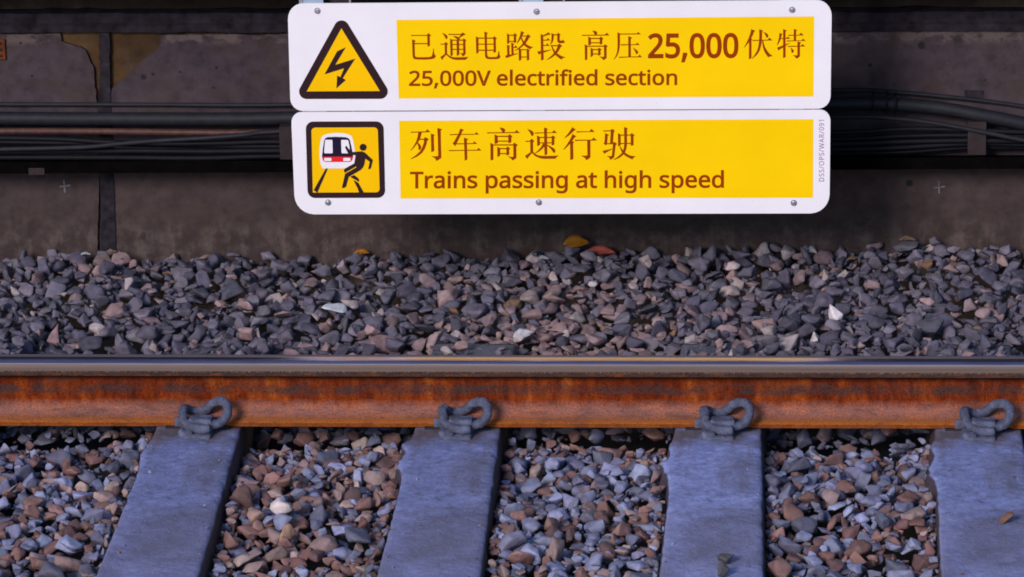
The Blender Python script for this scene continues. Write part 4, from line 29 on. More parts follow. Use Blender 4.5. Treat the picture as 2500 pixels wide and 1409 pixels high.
 'sq_border': ((-0.6752,0.2361),(-0.6745,0.2415),(-0.6725,0.2466),(-0.6693,0.2509),(-0.6651,0.2542),(-0.6602,0.2563),(-0.655,0.257),(-0.4877,0.2574),(-0.4825,0.2567),(-0.4776,0.2547),(-0.4735,0.2514),(-0.4703,0.2471),(-0.4683,0.242),(-0.4676,0.2366),(-0.4682,0.0664),(-0.4689,0.061),(-0.4709,0.0559),(-0.4742,0.0515),(-0.4784,0.0481),(-0.4832,0.046),(-0.4885,0.0453),(-0.6556,0.0447),(-0.6608,0.0454),(-0.6657,0.0475),(-0.6699,0.0508),(-0.6731,0.0552),(-0.6751,0.0603),(-0.6758,0.0657)),
 'sq_field': ((-0.6602,0.2298),(-0.6599,0.2325),(-0.6589,0.2351),(-0.6572,0.2372),(-0.6551,0.2389),(-0.6527,0.2399),(-0.6501,0.2403),(-0.4935,0.2408),(-0.4909,0.2404),(-0.4885,0.2394),(-0.4864,0.2378),(-0.4848,0.2356),(-0.4838,0.2331),(-0.4834,0.2304),(-0.4828,0.0714),(-0.4832,0.0687),(-0.4842,0.0662),(-0.4858,0.064),(-0.4878,0.0623),(-0.4903,0.0612),(-0.4929,0.0609),(-0.6601,0.0602),(-0.6605,0.0603),(-0.6609,0.0604),(-0.6612,0.0607),(-0.6614,0.061),(-0.6616,0.0614),(-0.6616,0.0618)),
 'train_body': ((-0.6337,0.1275),(-0.6381,0.1375),(-0.6407,0.1553),(-0.6409,0.1746),(-0.6384,0.1956),(-0.6348,0.2125),(-0.6303,0.2181),(-0.6177,0.2232),(-0.596,0.2261),(-0.5743,0.2248),(-0.5605,0.2209),(-0.5536,0.2164),(-0.5503,0.2068),(-0.5474,0.1891),(-0.5456,0.1682),(-0.5457,0.1536),(-0.5487,0.1416),(-0.5615,0.1275)),
 'train_window': ((-0.6343,0.1601),(-0.6314,0.1811),(-0.6272,0.2052),(-0.6235,0.2116),(-0.618,0.2141),(-0.5963,0.2152),(-0.57,0.214),(-0.5615,0.2108),(-0.5586,0.206),(-0.5551,0.1891),(-0.5525,0.173),(-0.551,0.1601)),
 'train_glass': (((-0.6247,0.206),(-0.6225,0.2071),(-0.6066,0.2068),(-0.6051,0.2049),(-0.6053,0.1714),(-0.6072,0.1695),(-0.6263,0.1695),(-0.6281,0.1717)),((-0.5818,0.2049),(-0.5802,0.2068),(-0.5647,0.2065),(-0.5628,0.2049),(-0.5598,0.1875),(-0.5603,0.1714),(-0.5619,0.1694),(-0.5802,0.1695),(-0.5817,0.1714))),
 'train_red': ((-0.6343,0.1601),(-0.551,0.1601),(-0.5531,0.152),(-0.5563,0.1472),(-0.561,0.1453),(-0.6246,0.1453),(-0.63,0.1472),(-0.633,0.1521)),
 'train_lamp': (((-0.6283,0.1543),(-0.6279,0.1554),(-0.6271,0.1563),(-0.626,0.1566),(-0.6113,0.1566),(-0.6102,0.1563),(-0.6094,0.1554),(-0.6092,0.1543),(-0.6093,0.1503),(-0.6096,0.1491),(-0.6104,0.1483),(-0.6115,0.148),(-0.6263,0.148),(-0.6273,0.1483),(-0.6281,0.1491),(-0.6284,0.1503)),((-0.5775,0.1543),(-0.5772,0.1554),(-0.5764,0.1563),(-0.5753,0.1566),(-0.5605,0.1566),(-0.5595,0.1562),(-0.5587,0.1554),(-0.5584,0.1543),(-0.5585,0.1503),(-0.5589,0.1491),(-0.5597,0.1483),(-0.5608,0.148),(-0.5755,0.148),(-0.5766,0.1483),(-0.5774,0.1491),(-0.5776,0.1503))),
 'rails': (((-0.6252,0.1269),(-0.6193,0.1269),(-0.6494,0.0596),(-0.6596,0.0664)),((-0.5527,0.0955),(-0.5393,0.0878),(-0.5249,0.0602),(-0.5381,0.0602),(-0.542,0.0729))),
 'figure': ((-0.5687,0.1915),(-0.5589,0.177),(-0.5517,0.1733),(-0.5276,0.1751),(-0.5196,0.1719),(-0.4988,0.1512),(-0.5048,0.1278),(-0.5072,0.1262),(-0.5119,0.1259),(-0.5071,0.1459),(-0.5188,0.1549),(-0.5224,0.1375),(-0.5265,0.1294),(-0.5329,0.123),(-0.5644,0.1044),(-0.5722,0.0777),(-0.577,0.0737),(-0.5835,0.0737),(-0.574,0.113),(-0.5431,0.1307),(-0.5446,0.133),(-0.575,0.1157),(-0.5771,0.123),(-0.5747,0.127),(-0.5487,0.1416),(-0.546,0.1553),(-0.5442,0.1646),(-0.5527,0.1646),(-0.5647,0.1698),(-0.572,0.1859)),
 'figure_foot': ((-0.5609,0.1044),(-0.5503,0.1093),(-0.5397,0.1012),(-0.5367,0.0955),(-0.5384,0.0907),(-0.5499,0.0979)),
 'figure_head': ((-0.5146,0.1863),(-0.5151,0.1834),(-0.5165,0.1807),(-0.5186,0.1785),(-0.5213,0.1772),(-0.5242,0.1767),(-0.527,0.1772),(-0.5296,0.1785),(-0.5316,0.1807),(-0.5328,0.1834),(-0.5332,0.1863),(-0.5327,0.1893),(-0.5313,0.192),(-0.5292,0.1942),(-0.5265,0.1955),(-0.5236,0.196),(-0.5208,0.1955),(-0.5182,0.1942),(-0.5162,0.192),(-0.515,0.1893)),
 'screws_upper': ((-0.6347,0.5603),(-0.0569,0.5569),(0.6132,0.5605)),
 'screws_lower': ((-0.6217,0.0323),(-0.059,0.033),(0.6181,0.0316)),
 'sign_origin': (0.1322,0.95,0.2592),
 'skim_left': ((-1.5931,0.6198),(-1.3882,0.6218),(-1.2665,0.6239),(-1.264,0.6029),(-1.2474,0.5947),(-1.2137,0.5853),(-1.1993,0.5771),(-1.1922,0.5584),(-1.1808,0.5326),(-1.1776,0.5033),(-1.1757,0.4681),(-1.1738,0.4328),(-1.1705,0.4058),(-1.1714,0.3326),(-1.1749,0.226),(-1.1835,0.1069),(-1.1966,-0.085),(-1.6318,-0.0977)),
 'skim_right': ((-0.9888,0.6187),(-0.9885,0.5966),(-1.0042,0.5733),(-1.0392,0.5499),(-1.0535,0.5324),(-1.0688,0.5207),(-1.0984,0.4915),(-1.1279,0.468),(-1.1369,0.4446),(-1.1348,0.4128),(-1.1348,0.3326),(-1.136,0.226),(-1.1365,0.1069),(-1.14,-0.0849),(1.5419,0.0136),(1.5298,0.6327),(1.1526,0.6311),(0.7071,0.6273),(-0.6403,0.6204),(-0.7081,0.6182),(-0.7985,0.6207)),
 'joint_upper': ((-1.1584,0.6284),(-1.129,0.6283),(-1.1331,0.5325),(-1.1348,0.4128),(-1.136,0.3326),(-1.1714,0.3326),(-1.1702,0.4128),(-1.1604,0.5326)),
 'joint_lower': ((-1.1702,0.3326),(-1.1348,0.3326),(-1.136,0.226),(-1.1365,0.1069),(-1.1406,-0.097),(-1.189,-0.0971),(-1.1767,0.1069),(-1.1726,0.226)),
 'coping_z': ((-1.431,0.6755),(-1.4334,0.6265),(1.3737,0.6882),(1.3745,0.6376),(-0.0197,0.6819),(-0.0206,0.6286)),
 'cables': {'conduit':(0.00552,((-1.569,0.425),(-1.0353,0.4234),(-0.6394,0.4242),(0.0362,0.4388),(0.8522,0.4613),(1.0302,0.4565),(1.1526,0.4471),(1.2638,0.4331),(1.375,0.4156),(1.5307,0.3865))),'thick_cable':(0.01823,((-1.5704,0.3992),(-1.0365,0.3953),(-0.6403,0.3962),(0.036,0.4225),(0.8523,0.4381),(1.0304,0.4345),(1.1528,0.4228),(1.2641,0.4041),(1.3755,0.3808),(1.5317,0.3401))),'rust_cable':(0.00884,((-1.5722,0.3651),(-1.4356,0.3638),(-1.2082,0.3614),(-0.9812,0.3589),(-0.7999,0.3588),(-0.6188,0.3622),(0.0354,0.3875))),'crossing_cable':(0.00663,((-1.5751,0.3109),(-1.4379,0.3167),(-1.2099,0.3237),(-1.0958,0.3331),(-0.9819,0.3413),(-0.8682,0.3494),(-0.7546,0.3588),(-0.6412,0.3681),(0.0356,0.3992),(0.8524,0.4091),(1.0307,0.4031),(1.1532,0.3856),(1.2647,0.3646),(1.3761,0.3425),(1.5322,0.3122))),'slack_cable':(0.00718,((-1.5732,0.3474),(-1.4365,0.345),(-1.266,0.3402),(-1.1526,0.3343),(-0.9824,0.3295),(-0.8123,0.3294),(-0.6423,0.3329),(0.0346,0.3349),(0.8526,0.3591),(1.0309,0.3671),(1.1534,0.3682),(1.3758,0.3611),(1.5313,0.3575))),'low_cable':(0.00663,((-1.5738,0.3356),(-1.4372,0.3321),(-1.2097,0.3273),(-0.9828,0.3201),(-0.6428,0.3176),(0.0344,0.3197),(0.8527,0.3369),(1.0423,0.345),(1.2204,0.3495),(1.3761,0.3471),(1.5316,0.3447))),'dark_cable':(0.00773,((-1.5755,0.3038),(-1.4386,0.3038),(-1.097,0.3048),(-0.8699,0.3036),(-0.6431,0.3071),(0.0341,0.3057),(0.8527,0.3229),(1.0424,0.331),(1.2205,0.3356),(1.3763,0.332),(1.5319,0.3296))),'bottom_cable':(0.00773,((-1.5765,0.2849),(-1.4395,0.2849),(-1.0978,0.2848),(-0.8706,0.2848),(-0.6437,0.2894),(0.0339,0.2893),(0.8528,0.3078),(1.0425,0.3147),(1.2207,0.3239),(1.3765,0.3216),(1.5321,0.3192))),'bottom_cable_b':(0.00663,((0.0338,0.2822),(0.8528,0.2926),(1.0426,0.2984),(1.2209,0.31),(1.3767,0.3099),(1.5322,0.3099)))},
 'clamp_left': ((-0.6558,0.3856),(-0.6197,0.3856),(-0.6226,0.2919),(-0.6588,0.292)),
 'clamp_right': ((1.2231,0.3922),(1.2719,0.3922),(1.2732,0.2982),(1.2243,0.2982)),
 'shade_strip': ((-1.4314,0.2904),(-1.433,0.2574),(1.3746,0.3038),(1.3751,0.2713)),
 'block': ((-1.3526,0.2743),(-1.3082,0.2743),(-1.3092,0.2543),(-1.3536,0.2543)),
 'ties': ((0.9644,0.4437),(1.0011,0.4425),(1.0255,0.4402)),
 'holes': (((-1.0412,0.4996),0.00778),((-1.0148,0.5078),0.00444),((1.0974,0.5862),0.01),((0.9574,0.5308),0.00556),((1.0674,0.1941),0.01),((-1.378,0.5972),0.00333),((-1.3507,0.5035),0.00333),((-0.9384,0.5147),0.00333),((1.2711,0.4886),0.00333),((-0.8381,0.5263),0.00444),((-0.8481,0.4689),0.00333)),
 'crosses': ((-1.2742,0.1844),(1.1495,0.1812)),
 'patch': ((1.2158,0.4596),(1.2682,0.4584),(1.2686,0.4293),(1.2172,0.4317)),
 'rust_plate': ((-1.4479,0.6102),(-1.4194,0.6101),(-1.4213,0.5505),(-1.4509,0.5505)),
 'litter': ((0.143,1.393,0.04),(0.216,1.407,0.045),(-0.452,1.438,0.03),(0.061,1.329,0.04),(0.792,1.384,0.06),(0.915,1.335,0.04),(-1.212,1.334,0.01),(-1.141,1.345,0.01),(1.062,1.407,0.06)),
 'cam': {'loc':(0.75573,-11.33381,4.07299),'right':(0.99828,0.05606,-0.01692),'up':(-0.00136,0.3111,0.95038),'fwd':(-0.05855,0.94872,-0.31065),'f':11811.7596}
}


# ------------------------------------------------------------------ camera, sky, sun, exposure
cd = bpy.data.cameras.new('camera')
cam = bpy.data.objects.new('camera', cd)
COL.objects.link(cam)
_c = D['cam']
R_, U_, F_ = Vector(_c['right']), Vector(_c['up']), Vector(_c['fwd'])
cam.matrix_world = Matrix(((R_.x, U_.x, -F_.x, _c['loc'][0]), (R_.y, U_.y, -F_.y, _c['loc'][1]), (R_.z, U_.z, -F_.z, _c['loc'][2]), (0, 0, 0, 1)))
cd.sensor_width = 36.0
cd.lens = 36.0 * _c['f'] / 2500.0
cd.clip_end = 500.0
cd.dof.use_dof = False
sc.camera = cam
CAM = Vector(_c['loc'])

SUN_EL, SUN_AZ = math.radians(27), math.radians(206)      # azimuth clockwise from +Y: behind and left of the camera
w = bpy.data.worlds.new('World')
sc.world = w
w.use_nodes = True
wn = w.node_tree
sky = wn.nodes.new('ShaderNodeTexSky')
sky.sky_type = 'NISHITA'
sky.sun_disc = False
sky.sun_elevation = SUN_EL
sky.sun_rotation = SUN_AZ
sky.ozone_density = 5.0
wn.links.new(sky.outputs[0], wn.nodes['Background'].inputs[0])
wn.nodes['Background'].inputs[1].default_value = 0.085
sd = bpy.data.lights.new('sun', 'SUN')
sd.energy = 1.62
sd.angle = math.radians(17)
sd.color = (1.0, 0.915, 0.90)
sun = bpy.data.objects.new('sun', sd)
COL.objects.link(sun)
_d = Vector((math.sin(SUN_AZ) * math.cos(SUN_EL), math.cos(SUN_AZ) * math.cos(SUN_EL), math.sin(SUN_EL)))
sun.rotation_euler = _d.to_track_quat('Z', 'Y').to_euler()
sun.location = _d * 30
vs = sc.view_settings
vs.view_transform = 'Standard'
vs.look = 'None'
vs.exposure = 0.75
vs.gamma = 1.0
sc.cycles.filter_width = 1.8

# ------------------------------------------------------------------ helpers
def link(name, me, mats, parent=None, loc=None):
    o = bpy.data.objects.new(name, me)
    COL.objects.link(o)
    for m in (mats if isinstance(mats, (list, tuple)) else [mats]):
        me.materials.append(m)
    if parent is not None:
        o.parent = parent
    if loc is not None:
        o.location = loc
    return o

def obj(name, bm, mats, parent=None, loc=None, smooth=False):
    me = bpy.data.meshes.new(name)
    bmesh.ops.recalc_face_normals(bm, faces=bm.faces)
    bm.to_mesh(me)
    bm.free()
    if smooth:
        me.polygons.foreach_set('use_smooth', [True] * len(me.polygons))
    return link(name, me, mats, parent, loc)

def tag(o, label=None, cat=None, group=None, kind=None):
    if label: o['label'] = label
    if cat: o['category'] = cat
    if group: o['group'] = group
    if kind: o['kind'] = kind
    return o

def thing(name, loc, label, cat, group=None):
    o = bpy.data.objects.new(name, None)
    COL.objects.link(o)
    o.location = loc
    o.empty_display_size = 0.05
    return tag(o, label, cat, group)

def add_box(bm, x0, x1, y0, y1, z0, z1, bevel=0.0, seg=2):
    r = bmesh.ops.create_cube(bm, size=1.0)
    for v in r['verts']:
        v.co = Vector((x0 + (v.co.x + .5) * (x1 - x0), y0 + (v.co.y + .5) * (y1 - y0), z0 + (v.co.z + .5) * (z1 - z0)))
    if bevel:
        es = list({e for v in r['verts'] for e in v.link_edges})
        bmesh.ops.bevel(bm, geom=es, offset=bevel, segments=seg, profile=0.5, affect='EDGES')

def prism(bm, pts, y_front, y_back):
    """A plate in the x-z plane with thickness along y."""
    a = [bm.verts.new((x, y_front, z)) for x, z in pts]
    b = [bm.verts.new((x, y_back, z)) for x, z in pts]
    n = len(pts)
    bm.faces.new(a)
    bm.faces.new(b[::-1])
    for i in range(n):
        bm.faces.new((a[i], b[i], b[(i + 1) % n], a[(i + 1) % n]))

def spline(pts, n):
    P = [Vector(p) for p in pts]
    P = [P[0] * 2 - P[1]] + P + [P[-1] * 2 - P[-2]]
    out = []
    for i in range(1, len(P) - 2):
        p0, p1, p2, p3 = P[i - 1:i + 3]
        for k in range(n):
            t = k / n
            out.append(0.5 * ((2 * p1) + (p2 - p0) * t + (2 * p0 - 5 * p1 + 4 * p2 - p3) * t * t + (3 * p1 - p0 - 3 * p2 + p3) * t ** 3))
    out.append(P[-2])
    return out

def tube(bm, path, r, seg=12, caps=True, rough=0.0):
    rings = []
    prev = None
    for i, p in enumerate(path):
        d = (path[min(i + 1, len(path) - 1)] - path[max(i - 1, 0)]).normalized()
        if prev is None:
            up = Vector((0, 0, 1)) if abs(d.z) < .9 else Vector((1, 0, 0))
            n1 = d.cross(up).normalized()
        else:
            n1 = (prev - d * prev.dot(d)).normalized()
        prev = n1
        n2 = d.cross(n1)
        ring = []
        for k in range(seg):
            a = 2 * math.pi * k / seg
            q = n1 * math.cos(a) + n2 * math.sin(a)
            rr = r if not rough else r * (1 + rough * noise.noise((p + q * r) * 130) + rough * .8 * noise.noise((p + q * r) * 45))
            ring.append(bm.verts.new(p + q * rr))
        rings.append(ring)
    for a, b in zip(rings, rings[1:]):
        for k in range(seg):
            bm.faces.new((a[k], a[(k + 1) % seg], b[(k + 1) % seg], b[k]))
    if caps:
        bm.faces.new(rings[0][::-1])
        bm.faces.new(rings[-1])

def jag(pts, step=0.008, amp=0.002, seed=0.0):
    out = []
    n = len(pts)
    for i in range(n):
        a, b = Vector(pts[i]), Vector(pts[(i + 1) % n])
        L = (b - a).length
        k = max(1, int(L / step)) if L < .4 else max(1, int(L / .02))
        nn = Vector((-(b - a).y, (b - a).x)).normalized() if L > 0 else Vector((0, 0))
        for j in range(k):
            p = a.lerp(b, j / k)
            s = noise.noise(Vector((p.x * 60, p.y * 60, seed))) + .6 * noise.noise(Vector((p.x * 170, p.y * 170, seed)))
            q = p + nn * s * amp
            out.append((q.x, q.y))
    return out

# ------------------------------------------------------------------ node materials
class NT:
    def __init__(s, name):
        s.m = bpy.data.materials.new(name)
        s.m.use_nodes = True
        s.t = s.m.node_tree
        s.b = s.t.nodes['Principled BSDF']
        s.geo = s.t.nodes.new('ShaderNodeNewGeometry')
        s.tc = s.t.nodes.new('ShaderNodeTexCoord')
        s.pos = s.tc.outputs['Object']
    def n(s, kind, **kw):
        x = s.t.nodes.new(kind)
        for k, v in kw.items():
            setattr(x, k, v)
        return x
    def lk(s, a, b):
        s.t.links.new(a, b)
    def scale(s, v, src=None):
        m = s.n('ShaderNodeVectorMath', operation='MULTIPLY')
        s.lk(src or s.pos, m.inputs[0])
        m.inputs[1].default_value = v
        return m.outputs[0]
    def noise(s, scale, detail=5, rough=.55, vec=None, dist=0.0):
        x = s.n('ShaderNodeTexNoise')
        x.inputs['Scale'].default_value = scale
        x.inputs['Detail'].default_value = detail
        x.inputs['Roughness'].default_value = rough
        x.inputs['Distortion'].default_value = dist
        s.lk(vec or s.pos, x.inputs['Vector'])
        return x.outputs['Fac']
    def ramp(s, fac, stops, mode='LINEAR'):
        x = s.n('ShaderNodeValToRGB')
        x.color_ramp.interpolation = mode
        e = x.color_ramp.elements
        while len(e) < len(stops):
            e.new(0.5)
        for el, (p, c) in zip(e, stops):
            el.position = p
            el.color = (c, c, c, 1) if isinstance(c, (int, float)) else (*c, 1)
        s.lk(fac, x.inputs['Fac'])
        return x.outputs['Color']
    def mix(s, fac, a, b, blend='MIX'):
        x = s.n('ShaderNodeMix', data_type='RGBA', blend_type=blend)
        if isinstance(fac, (int, float)): x.inputs[0].default_value = fac
        else: s.lk(fac, x.inputs[0])
        for v, i in ((a, 6), (b, 7)):
            if isinstance(v, tuple): x.inputs[i].default_value = (*v, 1)
            else: s.lk(v, x.inputs[i])
        return x.outputs[2]
    def math(s, op, a, b=0.0, clamp=False):
        x = s.n('ShaderNodeMath', operation=op)
        x.use_clamp = clamp
        for v, i in ((a, 0), (b, 1)):
            if isinstance(v, (int, float)): x.inputs[i].default_value = v
            else: s.lk(v, x.inputs[i])
        return x.outputs[0]
    def axis(s, i, src=None):
        x = s.n('ShaderNodeSeparateXYZ')
        s.lk(src or s.pos, x.inputs[0])
        return x.outputs[i]
    def band(s, v, a, b, c, d):
        """0 below a, 1 from b to c, 0 above d"""
        x = s.n('ShaderNodeMapRange'); x.inputs[1].default_value = a; x.inputs[2].default_value = b
        y = s.n('ShaderNodeMapRange'); y.inputs[1].default_value = d; y.inputs[2].default_value = c
        s.lk(v, x.inputs[0]); s.lk(v, y.inputs[0])
        return s.math('MULTIPLY', x.outputs[0], y.outputs[0])
    def bump(s, h, strength=.3, dist=.002, nxt=None):
        x = s.n('ShaderNodeBump')
        x.inputs['Strength'].default_value = strength
        x.inputs['Distance'].default_value = dist
        s.lk(h, x.inputs['Height'])
        if nxt: s.lk(nxt, x.inputs['Normal'])
        s.lk(x.outputs[0], s.b.inputs['Normal'])
        return x.outputs[0]
    def done(s, col, rough=.8, metal=0.0, spec=None):
        if isinstance(col, tuple): s.b.inputs['Base Color'].default_value = (*col, 1)
        else: s.lk(col, s.b.inputs['Base Color'])
        if isinstance(rough, (int, float)): s.b.inputs['Roughness'].default_value = rough
        else: s.lk(rough, s.b.inputs['Roughness'])
        if isinstance(metal, (int, float)): s.b.inputs['Metallic'].default_value = metal
        else: s.lk(metal, s.b.inputs['Metallic'])
        if spec is not None: s.b.inputs['Specular IOR Level'].default_value = spec
        return s.m

def mat_stone():
    t = NT('crushed_stone')
    a = t.n('ShaderNodeAttribute', attribute_name='tint')
    g = t.n('ShaderNodeNewGeometry')
    P = g.outputs['Position']
    n1 = t.noise(38, 6, .65, P)
    n2 = t.noise(240, 3, .6, P)
    n3 = t.noise(16, 4, .6, P)
    c = t.mix(1.0, a.outputs['Color'], t.ramp(n1, [(.3, .62), (.5, 1.0), (.72, 1.35)]), 'MULTIPLY')
    c = t.mix(t.ramp(n2, [(.62, 0.0), (.72, .35)]), c, (.30, .29, .31))
    c = t.mix(t.ramp(n3, [(.55, 0.0), (.75, .38)]), c, (.14, .115, .115))      # dust in patches
    t.bump(t.mix(.4, n1, n2), .55, .004)
    return t.done(c, t.ramp(n1, [(.3, .62), (.7, .9)]), spec=.35)

def mat_sleeper():
    t = NT('sleeper_concrete')
    n1 = t.noise(7, 6, .6)
    n2 = t.noise(60, 5, .65)
    n3 = t.noise(26, 5, .7, dist=.6)
    v = t.n('ShaderNodeTexVoronoi'); v.inputs['Scale'].default_value = 95
    t.lk(t.pos, v.inputs['Vector'])
    c = t.ramp(n1, [(.3, (.142, .162, .315)), (.5, (.188, .212, .415)), (.7, (.245, .276, .515))])
    c = t.mix(1.0, c, t.ramp(n2, [(.3, .70), (.5, 1.0), (.7, 1.22)]), 'MULTIPLY')
    oi = t.n('ShaderNodeObjectInfo')
    c = t.mix(1.0, c, oi.outputs['Color'], 'MULTIPLY')
    big = t.noise(4.3, 5, .6, dist=.8)
    c = t.mix(t.ramp(big, [(.46, 0.0), (.70, .75)]), c, (.098, .094, .128))
    flow = t.noise(1.0, 5, .65, t.scale((22, 3.2, 5)), dist=.4)
    c = t.mix(t.math('MULTIPLY', t.ramp(flow, [(.52, 0.0), (.66, .6)]), t.band(t.axis(1), -.55, -.2, .3, .4)), c, (.125, .085, .078))
    c = t.mix(t.ramp(n3, [(.56, 0.0), (.68, .62)]), c, (.085, .072, .078))
    grit = t.noise(1.0, 4, .6, t.scale((150, 60, 150)))
    c = t.mix(t.ramp(grit, [(.64, 0.0), (.72, .5)]), c, (.34, .33, .40))
    pits = t.ramp(v.outputs['Distance'], [(.05, 1.0), (.13, 0.0)])
    sel = t.ramp(t.noise(14, 2), [(.52, 0.0), (.6, 1.0)])
    c = t.mix(t.math('MULTIPLY', pits, sel), c, (.045, .04, .045))
    y = t.axis(1)
    specks = t.math('MULTIPLY', t.ramp(t.noise(170, 2, .5), [(.66, 0.0), (.70, 1.0)]), t.band(y, -2.2, -1.1, -.62, -.45))
    c = t.mix(t.math('MULTIPLY', specks, .8), c, (.52, .48, .52))
    c = t.mix(t.math('MULTIPLY', t.band(y, -2.2, -1.3, -.75, -.5), .38), c, (.200, .180, .270))
    brown = t.math('MULTIPLY', t.band(y, -.14, -.075, .2, .3), t.ramp(t.noise(15, 4), [(.36, 0.0), (.56, .85)]))
    c = t.mix(brown, c, (.10, .07, .06))
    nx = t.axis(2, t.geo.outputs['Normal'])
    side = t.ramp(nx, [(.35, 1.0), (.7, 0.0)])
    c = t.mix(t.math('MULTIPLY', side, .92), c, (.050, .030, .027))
    far = t.band(y, .25, .45, 2, 3)
    c = t.mix(t.math('MULTIPLY', far, .85), c, t.ramp(n2, [(.3, (.055, .054, .064)), (.7, (.095, .093, .108))]))
    b1 = t.bump(t.mix(.5, n2, n3), .8, .008)
    return t.done(c, .78, spec=.35)

def mat_mud():
    t = NT('dried_mud_on_iron')
    n1 = t.noise(50, 6, .65)
    n2 = t.noise(190, 4, .6)
    c = t.ramp(n1, [(.3, (.044, .047, .074)), (.5, (.076, .081, .128)), (.7, (.135, .142, .220))])
    c = t.mix(t.ramp(n2, [(.3, .6), (.45, 0.0)]), c, (.05, .045, .045))
    c = t.mix(t.ramp(n2, [(.68, 0.0), (.74, .6)]), c, (.42, .40, .40))
    t.bump(t.mix(.5, n1, n2), .8, .004)
    return t.done(c, .8, spec=.3)

def mat_rust():
    t = NT('rail_rust')
    z = t.axis(2)
    st = t.noise(1.0, 7, .68, t.scale((17, 10, 5)), dist=.35)
    st2 = t.noise(1.0, 5, .65, t.scale((90, 60, 34)))
    blot = t.noise(1.0, 5, .6, t.scale((11, 20, 26)), dist=.8)
    zz = t.math('ADD', z, t.math('MULTIPLY', t.math('SUBTRACT', t.noise(1.0, 4, .6, t.scale((26, 5, 5))), .5), .020))
    c = t.ramp(st, [(.28, (.050, .008, .003)), (.46, (.130, .018, .004)), (.60, (.22, .040, .006)), (.74, (.37, .095, .014))])
    c = t.mix(1.0, c, t.ramp(st2, [(.3, .65), (.6, 1.1)]), 'MULTIPLY')
    grey = t.math('MULTIPLY', t.band(zz, .060, .070, .084, .098), t.ramp(blot, [(.36, .05), (.58, .72)]))
    c = t.mix(grey, c, (.038, .031, .030))
    c = t.mix(t.math('MULTIPLY', t.band(z, .096, .112, .2, .3), t.ramp(st, [(.55, .85), (.72, .25)])), c, (.038, .012, .008))
    dust = t.noise(1.0, 5, .6, t.scale((16, 30, 30)))
    foot = t.band(zz, .0, .0105, .030, .052)
    fc = t.ramp(dust, [(.3, (.155, .070, .056)), (.5, (.245, .100, .074)), (.68, (.34, .115, .060))])
    fc = t.mix(t.band(z, .006, .010, .0135, .019), fc, (.29, .088, .022))
    c = t.mix(foot, c, fc)
    c = t.mix(t.band(z, -.01, -.005, .0095, .0115), c, t.ramp(st, [(.3, (.13, .032, .008)), (.6, (.24, .062, .012))]))
    head = t.band(z, .119, .121, .3, .4)
    hc = t.ramp(t.noise(1.0, 5, .65, t.scale((20, 40, 110))), [(.35, (.040, .022, .018)), (.55, (.060, .032, .024)), (.7, (.16, .045, .012))])
    crust = t.math('MULTIPLY', t.band(z, .1305, .134, .1365, .138), t.ramp(t.noise(1.0, 4, .7, t.scale((160, 80, 200))), [(.5, 0.0), (.62, .9)]))
    hc = t.mix(crust, hc, (.17, .14, .135))
    c = t.mix(head, c, hc)
    pit = t.noise(210, 4, .65)
    c = t.mix(1.0, c, t.ramp(pit, [(.30, .45), (.46, 1.0), (.70, 1.35)]), 'MULTIPLY')
    patch = t.noise(1.0, 5, .7, t.scale((7, 14, 40)), dist=.6)
    c = t.mix(t.ramp(patch, [(.54, 0.0), (.66, .5)]), c, (.085, .040, .030))
    t.bump(t.mix(.5, pit, blot), .7, .003)
    return t.done(c, .88, spec=.04)

def mat_steel():
    t = NT('worn_rail_steel')
    y = t.axis(1)
    lines = t.noise(1.0, 4, .6, t.scale((.35, 420, 60)))
    z = t.axis(2)
    run = t.band(y, -.0325, -.0285, .000, .010)
    back = t.band(y, .002, .012, .1, .2)
    edge = t.ramp(lines, [(.3, (.095, .066, .054)), (.7, (.175, .125, .105))])
    shine = t.ramp(lines, [(.3, (.38, .30, .38)), (.7, (.72, .58, .68))])
    c = t.mix(run, edge, shine)
    c = t.mix(back, c, t.ramp(lines, [(.3, (.115, .092, .105)), (.7, (.20, .165, .175))]))
    dirt = t.noise(1.0, 5, .65, t.scale((9, 60, 60)))
    c = t.mix(t.ramp(dirt, [(.45, 0.0), (.75, .35)]), c, (.15, .12, .115))
    r = t.math('ADD', t.ramp(lines, [(.3, .15), (.7, .34)]), t.math('MULTIPLY', t.math('SUBTRACT', 1.0, run), .22))
    r = t.math('ADD', r, t.math('MULTIPLY', back, .30), True)
    return t.done(c, r, t.ramp(run, [(0, .12), (1, .97)]), spec=.12)

